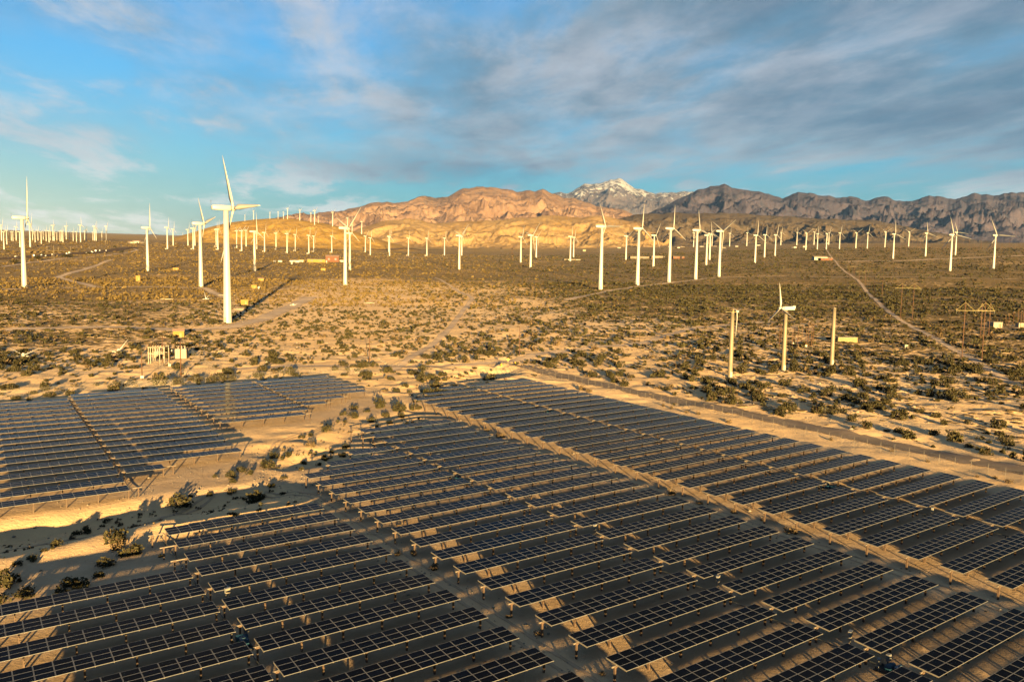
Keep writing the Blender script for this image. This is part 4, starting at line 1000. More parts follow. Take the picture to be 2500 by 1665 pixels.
hframe((2348, 876), (2397, 876), 2332, 2430, 757, 735, 'nearest wooden H-frame pylon with a pale crossarm')
hframe((2393, 826), (2413, 826), 2385, 2421, 757, 738, 'dark H-frame pylon directly behind the nearest one')
hframe((2198, 780), (2227, 781), 2187, 2245, 703, 690, 'second H-frame pylon along the dirt track')
hframe((2133, 728), (2153, 729), 2122, 2165, 680, 672, 'third H-frame pylon along the dirt track')
hframe((2097, 696), (2112, 696), 2088, 2120, 664, 658, 'fourth H-frame pylon along the dirt track')
hframe((2073, 676), (2085, 676), 2065, 2092, 651, 646, 'farthest H-frame pylon along the dirt track')

# ------------------------------------------------------------------ left substation
def substation():
    x, y, z = gp(385, 888); k = m_per_px(x, y, z)
    root = thing('substation_gantry', 'pale steel gantry of the left substation', 'gantry', (x, y, z), 0.12)
    X = [(-21 * k), (-16 * k), 5 * k, 16 * k]; H = 40 * k
    for i, xx in enumerate(X):
        for yy in (0, 5.0): ob('column', MB().box((xx, yy, H / 2), (0.22, 0.22, H)).mesh('column', M['cream']), root)
    for zz in (H, H * 0.62):
        for yy in (0, 5.0): ob('beam', MB().box(((X[0] + X[-1]) / 2, yy, zz), (X[-1] - X[0] + 0.4, 0.2, 0.24)).mesh('beam', M['cream']), root)
    for xx in X: ob('tie_beam', MB().box((xx, 2.5, H - 0.2), (0.18, 5.0, 0.2)).mesh('tie_beam', M['cream']), root)
    for i in range(7): ob('insulator', MB().lathe([(0.08, 0), (0.14, .25), (0.08, .5), (0.14, .75), (0.06, 1.1)], 7, c=(X[0] + (X[-1] - X[0]) * i / 6, 0, H + 0.12)).mesh('insulator', M['wood']), root)
    def tr(px, py, w, h, lab):
        a, b, c = gp(px, py); q = m_per_px(a, b, c); t = thing('transformer', lab, 'transformer', (a, b, c), 0.2, 'substation transformers')
        w, h = w * q, h * q
        ob('tank', MB().box((0, w / 2, h / 2 + 0.1), (w, w * 0.9, h)).mesh('tank', M['cream']), t)
        fins = MB()
        for i in range(7): fins.box((-w / 2 + w * (i + .5) / 7, -0.06, h / 2 + 0.1), (0.08, 0.22, h * 0.8))
        ob('cooling_fins', fins.mesh('cooling_fins', M['cream']), t)
        for s in (-.3, 0, .3): ob('bushing', MB().lathe([(0.12, 0), (0.18, .3), (0.1, .6), (0.15, .8), (0.05, 1.1)], 8, c=(s * w, w / 2, h + 0.1)).mesh('bushing', M['wallB']), t)
    tr(441, 876, 26, 23, 'large cream transformer right of the gantry'); tr(383, 874, 13, 15, 'smaller cream transformer under the gantry')
    for i, (px, py) in enumerate([(390, 873), (401, 879), (414, 894), (408, 868), (419, 862)]):
        a, b, c = gp(px, py); o = thing('junction_box', 'small white junction box in the substation yard, %s from the left' % ordw([1, 2, 4, 3, 5][i]), 'junction box', (a, b, c), 0.1, 'substation junction boxes')
        ob('cabinet', MB().box((0, 0, 0.95), (0.6, 0.4, 0.7)).mesh('cabinet', M['wallB']), o); ob('stand', MB().box((0, 0, 0.3), (0.1, 0.1, 0.7)).mesh('stand', M['galv']), o)
substation()

# ------------------------------------------------------------------ fences
_fp = {}
def fence(label, pts, step, h=2.1, barbed=True, r=0.035, grp=None, mesh_on=True):
    P = np.array(pts, float); seg = np.r_[0, np.cumsum(np.hypot(*np.diff(P, axis=0).T))]
    n = max(2, int(seg[-1] / step)); s = np.linspace(0, seg[-1], n + 1)
    X = np.interp(s, seg, P[:, 0]); Y = np.interp(s, seg, P[:, 1]); Z = mesh_z(X, Y)
    root = thing('chain_link_fence', label, 'fence', (X[0], Y[0], Z[0]), 0.0, grp)
    key = (h, barbed, r)
    if key not in _fp:
        b = MB().tube((0, 0, -0.1), (0, 0, h), r, r, 6)
        if barbed: b.tube((0, 0, h), (0.26, 0.0, h + 0.32), r * 0.7, r * 0.6, 5)
        _fp[key] = b.mesh('post', M['fencepost'])
    for i in range(n + 1):
        j = min(i, n - 1); a = math.atan2(Y[j + 1] - Y[j], X[j + 1] - X[j])
        ob('post', _fp[key], root, (X[i] - X[0], Y[i] - Y[0], Z[i] - Z[0]), (0, 0, a - math.pi / 2))
    rl = MB(); V = []; F = []
    for i in range(n):
        a = (X[i] - X[0], Y[i] - Y[0], Z[i] - Z[0]); b = (X[i + 1] - X[0], Y[i + 1] - Y[0], Z[i + 1] - Z[0])
        rl.tube((a[0], a[1], a[2] + h), (b[0], b[1], b[2] + h), 0.025, n=4, caps=False)
        if barbed:
            for q in (0.14, 0.30): rl.tube((a[0], a[1], a[2] + h + q), (b[0], b[1], b[2] + h + q), 0.012, n=3, caps=False)
        o = len(V); V += [(a[0], a[1], a[2] + 0.04), (b[0], b[1], b[2] + 0.04), (b[0], b[1], b[2] + h), (a[0], a[1], a[2] + h)]; F.append((o, o + 1, o + 2, o + 3))
    ob('top_rail', rl.mesh('top_rail', M['fencepost']), root)
    if mesh_on: ob('wire_mesh', MB().add(V, F).mesh('wire_mesh', M['link']), root)
fence('chain-link fence with angled barbed wire along the wide dirt road', uvline([(4.16, 0.9), (4.165, 1.7), (4.175, 2.4), (4.20, 3.1), (4.20, 4.0), (4.20, 4.9), (4.17, 5.35), (4.12, 5.72), (3.95, 5.86)]), 3.2)
fence('low wire fence beyond the wide dirt road', px_line([(1950, 997), (2004, 1008), (2138, 1032), (2232, 1047), (2334, 1064), (2482, 1088), (2520, 1094)]), 4.2, 1.6, False, 0.04)
fence('chain-link fence behind the left panel blocks', px_line([(0, 972), (155, 961), (300, 948), (430, 943), (560, 931), (650, 924), (760, 914), (870, 913), (925, 917)]), 3.4, 2.0)
fence('chain-link fence round the left substation yard', px_line([(345, 868), (372, 888), (407, 917), (470, 920), (525, 911), (495, 886), (460, 864)]), 2.6, 2.2)
fence('short line of white gate posts at the wash crossing', px_line([(1128, 922), (1160, 918), (1215, 913), (1262, 915)]), 4.0, 2.2, False, 0.07, mesh_on=False)
fence('low fence line crossing the right bush flat', px_line([(1530, 922), (1580, 900), (1640, 868)]), 4.0, 1.4, False, 0.04)
fence('wire fence below the small switchyard', px_line([(1880, 855), (1930, 858), (1990, 856), (2010, 850)]), 3.0, 1.6, False, 0.04)
# yellow road sign and orange barrels by the wash crossing
def road_sign(px, py):
    x, y, z = gp(px, py); root = thing('road_sign', 'small yellow diamond road sign by the wash crossing', 'sign', (x, y, z), 0.3)
    ob('sign_post', MB().tube((0, 0, 0), (0, 0, 2.0), 0.05, n=6).mesh('sign_post', M['galv']), root)
    ob('sign_plate', MB().box((0, -0.06, 2.3), (0.85, 0.04, 0.85), ry=rad(45)).mesh('sign_plate', M['signy']), root)
road_sign(1240, 893)
for i, (px, py) in enumerate([(1224, 894), (1258, 890)]):
    x, y, z = gp(px, py); o = thing('orange_barrel', 'orange barrel %s of the yellow road sign' % ('left', 'right')[i], 'barrel', (x, y, z), 0, 'orange barrels')
    ob('drum', MB().lathe([(0.34, 0), (0.34, 0.3), (0.31, 0.32), (0.31, 0.6), (0.28, 0.62), (0.28, 0.95), (0.1, 1.0)], 12).mesh('drum', M['signy'], True), o)
    ob('base_ring', MB().lathe([(0.45, 0), (0.45, 0.08)], 12).mesh('base_ring', M['tyre']), o)

# ------------------------------------------------------------------ far settlement, road, cars
def house(px, py, w, d, h, label, mw, rz, grp, gable=True):
    x, y, z = gp(px, py); root = thing('house', label, 'house', (x, y, z - 0.3), rz, grp)
    ob('wall', MB().box((0, 0, h / 2), (w, d, h)).mesh('wall', mw), root)
    o = 0.5
    if gable:
        v = [(-w / 2 - o, -d / 2 - o, h), (w / 2 + o, -d / 2 - o, h), (w / 2 + o, d / 2 + o, h), (-w / 2 - o, d / 2 + o, h), (-w / 2 - o, 0, h + d * .22), (w / 2 + o, 0, h + d * .22)]
        ob('roof', MB().add(v, [(0, 1, 5, 4), (2, 3, 4, 5), (0, 4, 3), (1, 2, 5), (0, 3, 2, 1)]).mesh('roof', M['roof'] if rp.random() < .5 else M['wallA']), root)
    else: ob('roof', MB().box((0, 0, h + 0.15), (w + o, d + o, 0.3)).mesh('roof', M['cream']), root)
    for s in (-.25, .25): ob('window', MB().box((w * s, -d / 2 - 0.03, h * .55), (w * .14, 0.08, h * .35)).mesh('window', M['glassdark']), root)
rp = random.Random(21)
hs = []
for i in range(34): hs.append((1065 + rp.random() * 230, 579 + rp.random() * 17))
for i in range(44): hs.append((1300 + rp.random() * 520, 583 + rp.random() * 24))
for i in range(14): hs.append((1640 + rp.random() * 420, 590 + rp.random() * 18))
for i in range(12): hs.append((2100 + rp.random() * 320, 584 + rp.random() * 8))
for i in range(6): hs.append((318 + rp.random() * 36, 592 + rp.random() * 4))
hs.sort()
zc_ = {}
for i, (px, py) in enumerate(hs):
    zone = 'below the golden foothills' if 1000 < px < 1300 else ('on the plain behind the tall turbine row' if 1300 <= px < 1850 else ('on the far right plain' if px >= 1850 else 'at the left foot of the golden hill'))
    zc_[zone] = zc_.get(zone, 0) + 1
    house(px, py, rp.uniform(10, 24), rp.uniform(8, 13), rp.uniform(3, 5), 'tiny far house, %s from the left %s' % (ordw(zc_[zone]), zone), M['wallB'] if rp.random() < .5 else M['wallA'], rp.uniform(-.5, .5), 'far houses ' + zone, rp.random() < .6)
for px, py, w, d, h, lb, mw, gb in [
    (1560, 632, 52, 14, 6, 'long cream warehouse behind the second tall turbine', 'wallA', False), (1605, 630, 36, 14, 5, 'long tan warehouse right of the cream one', 'wallA', False), (1655, 632, 30, 14, 6, 'rust-coloured long warehouse behind the third tall turbine', 'wallR', False),
    (2001, 635, 30, 12, 6, 'white building at the end of the straight track', 'wallB', True), (2015, 636, 26, 12, 5, 'rust-roofed tan building beside the white one', 'wallR', False),
    (812, 640, 26, 14, 11, 'rust-brown barn left of the V-bladed turbine', 'wallR', True), (773, 641, 34, 8, 6, 'long yellow shed left of the rust-brown barn', 'yellow', False), (737, 641, 10, 6, 5, 'short yellow store among white tanks', 'yellow', False),
    (728, 641, 20, 5, 4, 'low white store among the tanks', 'wallB', False), (790, 641, 14, 5, 4, 'low pale store right of the long yellow shed', 'cream', False), (832, 640, 24, 5, 4, 'low pale store right of the rust-brown barn', 'cream', False),
    (1426, 614, 14, 10, 8, 'square pale yellow building on the scrub plain', 'pale', False), (1397, 636, 44, 6, 3, 'low wall of stores at the foot of the close pair', 'wallA', False)]:
    house(px, py, w, d, h, lb, M[mw], 0.12, 'stores and barns on the plain', gb)
for i, (px, w) in enumerate([(671, 6), (684, 11), (712, 10), (712.5, 4)]):
    x, y, z = gp(px, 641 if i < 3 else 646); o = thing('storage_tank', 'white horizontal tank left of the yellow stores, %s' % ('leftmost', 'second', 'third', 'small one in front')[i], 'tank', (x, y, z), 0.1, 'white tanks')
    q = w * m_per_px(x, y, z) / 2
    ob('tank', MB().lathe([(0.3, -q), (1.5, -q * .9), (1.7, -q * .7), (1.7, q * .7), (1.5, q * .9), (0.3, q)], 12, axis='X', c=(0, 0, 2.2)).mesh('tank', M['wallB'], True), o)
    ob('saddle', MB().box((-q * .5, 0, 0.4), (0.6, 2.4, 0.9)).box((q * .5, 0, 0.4), (0.6, 2.4, 0.9)).mesh('saddle', M['galv']), o)
# highway on the left with cars and an overpass
hw = px_line([(-60, 636), (60, 628), (150, 622), (230, 617), (330, 604)])
draped_strip('highway', 'grey highway on the left below the far turbines', hw, 34.0, M['asph'], 0.3, 6)
draped_strip('highway', 'distant grey highway right of the golden hill', px_line([(900, 611), (960, 610), (1080, 610), (1180, 609)]), 30.0, M['asph'], 0.5, 8)
def overpass():
    A, B = gp(62, 618), gp(186, 616); dx, dy = B[0] - A[0], B[1] - A[1]; L = math.hypot(dx, dy)
    root = thing('overpass', 'long yellowish concrete overpass above the left highway', 'bridge', A, math.atan2(dy, dx))
    ob('deck', MB().box((L / 2, 0, 4.6), (L, 12, 1.0)).mesh('deck', M['conc']), root)
    ob('parapet', MB().box((L / 2, -6.1, 5.4), (L, 0.35, 0.8)).mesh('parapet', M['conc']), root)
    for i in range(9): ob('pier', MB().box((L * (i + .5) / 9, 0, 2.0), (1.6, 9, 4.2)).mesh('pier', M['conc']), root)
overpass()
def car(x, y, z, rz, label, van=False):
    root = thing('car', label, 'car', (x, y, z), rz, 'vehicles on the left highway')
    if van: body = [(-3.4, .5), (-3.4, 2.9), (1.6, 2.9), (2.4, 1.7), (3.4, 1.5), (3.4, .5)]
    else: body = [(-2.2, .4), (-2.2, 1.0), (-1.5, 1.1), (-1.0, 1.55), (0.5, 1.55), (1.1, 1.05), (2.2, .9), (2.2, .4)]
    n = len(body); V = [(a, -0.95, b) for a, b in body] + [(a, 0.95, b) for a, b in body]
    F = [tuple(range(n)), tuple(range(2 * n - 1, n - 1, -1))] + [(i, n + i, n + (i + 1) % n, (i + 1) % n) for i in range(n)]
    ob('body', MB().add(V, F).mesh('body', M['car']), root)
    ob('window', MB().box((-0.2, 0, 1.3 if not van else 2.3), (1.3, 1.94, 0.35)).mesh('window', M['glassdark']), root)
    w = MB().tube((0, -0.12, 0), (0, 0.12, 0), 0.36, n=10).mesh('wheel', M['tyre'])
    for sx in (-1.4, 1.4):
        for sy in (-.9, .9): ob('wheel', w, root, (sx, sy, 0.36))
hwp = np.array(hw); sg = np.r_[0, np.cumsum(np.hypot(*np.diff(hwp, axis=0).T))]
carx = sorted([(3, 0), (8, 1), (26, 0), (33, 0), (55, 0), (63, 1), (77, 1), (93, 0), (108, 0), (126, 0), (139, 1), (147, 0), (160, 0)])
fr = np.linspace(0.11, 0.62, len(carx))
for i, (px, van) in enumerate(carx):
    s = sg[-1] * fr[i]; x, y = np.interp(s, sg, hwp[:, 0]), np.interp(s, sg, hwp[:, 1]); off = rp.choice([-9, -4, 4, 9])
    j = min(np.searchsorted(sg, s), len(sg) - 1); a = math.atan2(hwp[j, 1] - hwp[j - 1, 1], hwp[j, 0] - hwp[j - 1, 0])
    x -= math.sin(a) * off; y += math.cos(a) * off
    car(x, y, gz(x, y) + 0.45, a, 'pale %s on the left highway, %s from the left' % ('van' if van else 'car', ordw(i + 1)), bool(van))

# ------------------------------------------------------------------ plants
def leaf_cloud(n, rng, size, squash=0.72, lobes=7, dens_out=0.5):
    """quads spread through an uneven dome of unit radius: (n*4,3) vertices"""
    ph = rng.uniform(0, 2 * np.pi, lobes); rr = rng.uniform(0.15, 0.68, lobes); lc = np.stack([rr * np.cos(ph), rr * np.sin(ph), rng.uniform(0.25, 0.75, lobes) * squash], 1)
    lr = rng.uniform(0.26, 0.52, lobes)
    k = rng.integers(0, lobes, n); d = rng.normal(size=(n, 3)); d /= np.linalg.norm(d, axis=1)[:, None]
    C = lc[k] + d * (lr[k] * rng.uniform(0.35, 1.0, n) ** dens_out)[:, None]
    C[:, 2] = np.abs(C[:, 2])
    a = rng.normal(size=(n, 3)); a[:, 2] += 0.5 * np.abs(a[:, 2]); a /= np.linalg.norm(a, axis=1)[:, None]
    b = np.cross(a, rng.normal(size=(n, 3))); b /= np.linalg.norm(b, axis=1)[:, None] + 1e-9
    s = size * rng.uniform(0.6, 1.4, n)[:, None]
    V = np.stack([C - a * s - b * s * .55, C + a * s - b * s * .4, C + a * s * .9 + b * s * .5, C - a * s * .7 + b * s * .6], 1)
    return V.reshape(-1, 3)
def quadF(nq): return np.arange(nq * 4).reshape(-1, 4)
rng = np.random.default_rng(77)
BUSH = []
for i in range(7):
    V = leaf_cloud(300, rng, 0.105, lobes=8 + i % 4); BUSH.append(np_mesh('foliage', V, quadF(300), M['leaf']))
BUSH_DRY = []
for i in range(3):
    V = leaf_cloud(260, rng, 0.085, squash=0.6, lobes=8); BUSH_DRY.append(np_mesh('foliage', V, quadF(260), M['leafdry']))
TREE_CROWN = []
for i in range(3):
    V = leaf_cloud(420, rng, 0.10, squash=1.25, lobes=11); TREE_CROWN.append(np_mesh('crown', V, quadF(420), M['leaf']))
def stems_mesh(seed):
    r = random.Random(seed); b = MB()
    for i in range(9):
        a = r.uniform(0, 6.28); q = r.uniform(0.2, 0.6); h = r.uniform(0.4, 0.75)
        b.tube((0.05 * math.cos(a), 0.05 * math.sin(a), -0.1), (q * math.cos(a), q * math.sin(a), h), 0.022, 0.008, 4, caps=False)
    return b.mesh('stems', M['stem'])
STEMS = [stems_mesh(s) for s in range(3)]
explicit = [(440, 1238, 52), (275, 1325, 52), (322, 1353, 50), (213, 1300, 25), (139, 1332, 27), (79, 1366, 25), (42, 1379, 22), (12, 1430, 62), (63, 1455, 42), (4, 1472, 42), (161, 1428, 40), (200, 1430, 42), (148, 1452, 34), (258, 1382, 40), (238, 1408, 27), (108, 1345, 14), (186, 1306, 22), (572, 1258, 18), (619, 1226, 46), (633, 1246, 12), (512, 1209, 16), (564, 1202, 20), (691, 1207, 14), (467, 1213, 12), (342, 1257, 12), (394, 1359, 12),
            (651, 1140, 34), (666, 1118, 22), (591, 1151, 22), (609, 1158, 18), (564, 1164, 25), (568, 1177, 20), (526, 1165, 12), (693, 1168, 16), (663, 1188, 18), (640, 1217, 22), (702, 1114, 20), (689, 1121, 15), (740, 1133, 14), (734, 1147, 14), (794, 1123, 22), (778, 1136, 14), (836, 1114, 18), (847, 1094, 20), (810, 1105, 14), (931, 994, 33), (979, 1003, 33), (941, 1018, 20), (979, 1019, 20), (909, 1031, 20), (951, 1034, 15), (922, 1045, 16), (865, 999, 20), (896, 1005, 14), (866, 1019, 26), (839, 1013, 16), (841, 1032, 14), (799, 1053, 28), (737, 1069, 15), (759, 1064, 12),
            (1034, 930, 28), (1008, 914, 22), (1066, 965, 30), (1050, 968, 30), (1085, 955, 20), (1018, 980, 24), (1014, 1000, 26), (970, 957, 20), (990, 944, 18), (998, 959, 12), (955, 927, 16), (839, 894, 22), (820, 904, 16), (861, 896, 13), (885, 896, 30), (910, 895, 24), (944, 908, 24), (705, 915, 32), (385, 940, 42), (480, 930, 28), (72, 980, 15), (660, 884, 20), (620, 891, 20)]
dry_expl = [(759, 1090, 34), (285, 1340, 44), (178, 1316, 22), (975, 1290, 22), (1010, 1353, 28), (1058, 1390, 34), (1240, 1508, 20), (1318, 1550, 30), (1470, 1645, 20), (970, 1355, 24), (1640, 1208, 34), (1710, 1230, 22), (1790, 1252, 20), (1935, 1302, 40), (1858, 1270, 14), (1190, 1052, 18), (1225, 1068, 28), (1420, 952, 24), (1440, 957, 20), (1620, 992, 16), (1640, 998, 16), (1675, 1008, 14), (1705, 1012, 18), (1780, 1033, 18), (2030, 1075, 16), (2178, 1102, 14), (2265, 1128, 14), (2430, 1168, 18), (2460, 1178, 22), (2385, 1165, 14), (560, 1206, 20), (700, 1330, 14)]
allowed_px = []
BUSH_XY = []
LANDMARKS = [((1782, 921), 'the leftmost tan tower'), ((1912, 904), 'the middle tan tower'), ((2030, 891), 'the bare tan tower'), ((2066, 836), 'the yellow container'), ((1960, 848), 'the small switchyard'),
             ((2348, 876), 'the nearest H-frame pylon'), ((2198, 780), 'the second H-frame pylon'), ((2213, 850), 'the small tank cabin'), ((2436, 801), 'the cream cabin'), ((2482, 1088), 'the right end of the low wire fence'),
             ((2232, 1047), 'the middle of the low wire fence'), ((1950, 997), 'the left end of the low wire fence'), ((1561, 837), 'the dark thin pole'), ((1268, 868), 'the lone orange-brown pole'), ((902, 890), 'the brown pole among bushes'),
             ((1240, 893), 'the yellow road sign'), ((436, 823), 'the yellow gabled shed'), ((442, 924), 'the tall pole by the substation'), ((57, 871), 'the fallen rotor at the left edge'), ((290, 860), 'the fallen rotor beside the substation'),
             ((556, 788), 'the tallest turbine'), ((843, 697), 'the V-bladed turbine'), ((1466, 707), 'the first turbine of the tall row'), ((1085, 960), 'the rear left corner of the right-hand block'), ((865, 1060), 'the upper left corner of the central block'),
             ((760, 1175), 'the left end of the central block'), ((392, 1312), 'the torque tubes left of the bottom blocks'), ((160, 1445), 'the top row of the bottom-left block'), ((320, 1212), 'the front right corner of the far-left block'), ((590, 1110), 'the front right corner of the second far-left block'),
             ((771, 1015), 'the front right corner of the rear block'), ((20, 1380), 'the left picture edge in the lower wash'), ((1640, 900), 'the end of the fence line on the bush flat'), ((1128, 922), 'the white gate posts')]
LMX = [(p[0], p[1], t) for p, (_, t) in zip(ground_pts([q for q, _ in LANDMARKS]), LANDMARKS)]
BUSHES = []
def label_bushes():
    by = {}
    for o in BUSHES:
        x, y = o.location[0], o.location[1]; d, k = min((math.hypot(x - a, y - b), i) for i, (a, b, t) in enumerate(LMX))
        by.setdefault((k, o['look']), []).append((d, o))
    for (k, look), lst in by.items():
        lst.sort(key=lambda q: q[0])
        for i, (d, o) in enumerate(lst):
            o['label'] = '%s, %s to %s' % (look, 'nearest' if i == 0 else ordw(i + 1) + ' nearest', LMX[k][2]); del o['look']
def put_bush(x, y, z, w, label, grp, dry=False, stems=True, rnd=random):
    root = thing('dry_bush' if dry else 'creosote_bush', label, 'bush', (x, y, z - 0.05), rnd.uniform(0, 6.28), grp)
    root['look'] = 'dry straw-coloured bush' if dry else 'green bush'; BUSHES.append(root)
    s = w / 2 * 1.12; h = s * rnd.uniform(0.85, 1.25)
    ob('foliage', rnd.choice(BUSH_DRY if dry else BUSH), root, (0, 0, 0), (0, 0, 0), (s, s * rnd.uniform(0.8, 1.1), h))
    if stems: ob('stems', rnd.choice(STEMS), root, (0, 0, 0), (0, 0, 0), (s, s, h))
EXP = ground_pts([(a, b) for a, b, c in explicit]); DEXP = ground_pts([(a, b) for a, b, c in dry_expl])
rk = random.Random(5)
def zone_label(px, py):
    if px < 420 and py > 1190: return 'dark green bush in the wash at the lower left', 'bushes in the lower left wash'
    if py > 1030: return 'green bush on the sandy wash between the panel blocks', 'bushes in the middle wash'
    if py > 935: return 'green bush where the wash narrows behind the central block', 'bushes at the narrow of the wash'
    return 'bush beside the rear fence behind the left panel blocks', 'bushes by the rear fence'
for (px, py, w), (x, y, z) in zip(explicit, EXP):
    lb, gr = zone_label(px, py); put_bush(x, y, z, 1.2 * w * m_per_px(x, y, z), lb, gr); BUSH_XY.append((x, y, w * m_per_px(x, y, z) / 2))
for (px, py, w), (x, y, z) in zip(dry_expl, DEXP):
    lb, gr = ('dry straw-coloured brush growing in the panel lanes', 'dry brush in the panel lanes') if py > 1180 else ('dry straw-coloured brush beside the field fence', 'dry brush along the fence')
    put_bush(x, y, z, w * m_per_px(x, y, z), lb, gr, True); BUSH_XY.append((x, y, w * m_per_px(x, y, z) / 2))

def scatter():
    """bush positions over the open desert"""
    out = []
    r_bands = [(170, 300, 0.060), (300, 520, 0.13), (520, 950, 0.11), (950, 1700, 0.018), (1700, 2900, 0.008)]
    for a, b, den in r_bands:
        A = 0.5 * (b * b - a * a) * 1.42; n = int(A * den)
        r = np.sqrt(rng.uniform(a * a, b * b, n)); t = rng.uniform(-0.71, 0.71, n)
        out.append(np.stack([r * np.sin(t), r * np.cos(t)], 1))
    P = np.concatenate(out); x, y = P[:, 0], P[:, 1]; r = np.hypot(x, y)
    keep = ~in_solar(x, y, 0.10)
    u, v = xy2uv(x, y)
    keep &= ~((u > 3.9) & (u < 4.22) & (v < 6.0))                 # bare strip inside the fence
    keep &= ~((u > -0.2) & (u < 4.3) & (v < 6.3) & (r < 222))      # the field itself, planted by hand above
    cl = fbm(x / 38, y / 38, 3); keep &= rng.uniform(0, 1, len(x)) < np.clip(0.62 + 1.1 * cl, 0.08, 1)
    ce = np.exp(-((np.arctan2(x, y) + 0.12) / 0.17) ** 2) * np.clip((r - 330) / 150, 0, 1) * np.clip(1 - (r - 700) / 300, 0, 1)
    keep &= rng.uniform(0, 1, len(x)) > 0.10 * ce
    for W, w in ROADS:
        d, _ = poly_dist(x, y, W); keep &= d > w * 0.5 + 0.6
    for bx, by, br in BUSH_XY: keep &= np.hypot(x - bx, y - by) > br + 1.0
    for tx, ty, sc, _ in TURB_POS: keep &= np.hypot(x - tx, y - ty) > 5 * sc
    P = P[keep]; x, y = P[:, 0], P[:, 1]
    size = np.exp(rng.normal(-0.08, 0.5, len(P))) * np.where(np.hypot(x, y) < 300, 1.05, 1.05)
    size = np.clip(size, 0.35, 2.4)
    rr_ = np.hypot(x, y); size = size * np.interp(rr_, [0, 800, 1300, 2900], [1, 1, 1.35, 1.9])
    size = size * np.interp(np.arctan2(x, y), [-0.1, 0.25], [0.88, 1.0]) * np.interp(np.hypot(x, y), [240, 420], [1.05, 0.85])
    # keep away from the camera's own shadow of crowding: thin overlapping bushes on a coarse grid
    cell = {}; ok = np.ones(len(P), bool)
    for i in np.argsort(-size):
        k = (int(x[i] // 1.5), int(y[i] // 1.5))
        if k in cell: ok[i] = False
        else: cell[k] = 1
    return P[ok], size[ok]
BP, BS = scatter()
BZ = mesh_z(BP[:, 0], BP[:, 1])
def screen(x, y, z):
    D = np.stack([x, y, z - CAM_H], -1); d = D @ fw
    return 1250 + FPX * (D @ rt) / d, 832.5 - FPX * (D @ up) / d, d
sx, sy, sdp = screen(BP[:, 0], BP[:, 1], BZ)
vis = (sx > -30) & (sx < 2530) & (sy < 1700) & (sdp > 5)
BP, BS, BZ, sx, sy, sdp = BP[vis], BS[vis], BZ[vis], sx[vis], sy[vis], sdp[vis]
order = np.argsort(-BS / sdp)
n_ind = max(0, 300 - len(explicit)); ind = order[:n_ind]; rest = order[n_ind:]
for i in ind:
    x, y, z, s = BP[i, 0], BP[i, 1], BZ[i], BS[i]
    if sx[i] > 1450: lb, gr = 'green-brown bush on the stony flat right of the wide dirt road', 'bushes right of the dirt road'
    elif sx[i] > 700: lb, gr = 'low green bush on the bright sand behind the panel field', 'bushes on the middle sand'
    else: lb, gr = 'dark bush on the flat behind the left panel blocks', 'bushes on the left flat'
    put_bush(x, y, z, 2 * s, lb, gr, rnd=rk)
label_bushes()
def merged_bushes(name, idx, nq, size, label, material, nvar=6):
    """many small bushes as one mesh"""
    if len(idx) == 0: return
    var = [leaf_cloud(nq, rng, size, lobes=6) for _ in range(nvar)]
    n = len(idx); k = rng.integers(0, nvar, n); ang = rng.uniform(0, 2 * np.pi, n); s = BS[idx]; hs = s * rng.uniform(0.75, 1.2, n)
    A = np.stack(var)[k]; ca, sa = np.cos(ang)[:, None], np.sin(ang)[:, None]
    X = (A[:, :, 0] * ca - A[:, :, 1] * sa) * s[:, None] + BP[idx, 0][:, None]
    Y = (A[:, :, 0] * sa + A[:, :, 1] * ca) * s[:, None] + BP[idx, 1][:, None]
    Zz = A[:, :, 2] * hs[:, None] + BZ[idx][:, None] - 0.05
    V = np.stack([X.ravel(), Y.ravel(), Zz.ravel()], 1)
    o = ob(name, np_mesh(name, V, quadF(n * nq), material)); tag(o, label, 'scrub', kind='stuff')
dd = sdp[rest]
drym = rng.uniform(0, 1, len(rest)) < 0.16
merged_bushes('dry_scrub', rest[drym & (dd < 560)], 34, 0.26, 'dry straw-grey scrub scattered between the green bushes', M['leafdry'])
rest, dd = rest[~(drym & (dd < 560))], dd[~(drym & (dd < 560))]
merged_bushes('desert_scrub', rest[dd < 330], 70, 0.20, 'low green scrub scattered over the nearer desert floor', M['leaf'])
merged_bushes('desert_scrub', rest[(dd >= 330) & (dd < 560)], 14, 0.40, 'scrub dotted over the middle distance', M['leaf'])
az_ = np.arctan2(BP[rest, 0], BP[rest, 1]); lefty = az_ + 0.10 * rng.normal(size=len(rest)) < -0.02
for side, mm, ds in ((True, M['leaffar'], 'golden-brown'), (False, M['leaf'], 'olive')):
    q = lefty == side
    merged_bushes('desert_scrub', rest[q & (dd >= 560) & (dd < 950)], 6, 0.56, '%s scrub over the %s middle plain' % (ds, 'left' if side else 'right'), mm)
    merged_bushes('desert_scrub', rest[q & (dd >= 950)], 5, 0.62, '%s scrub clumps over the %s far plain' % (ds, 'left' if side else 'right'), mm)

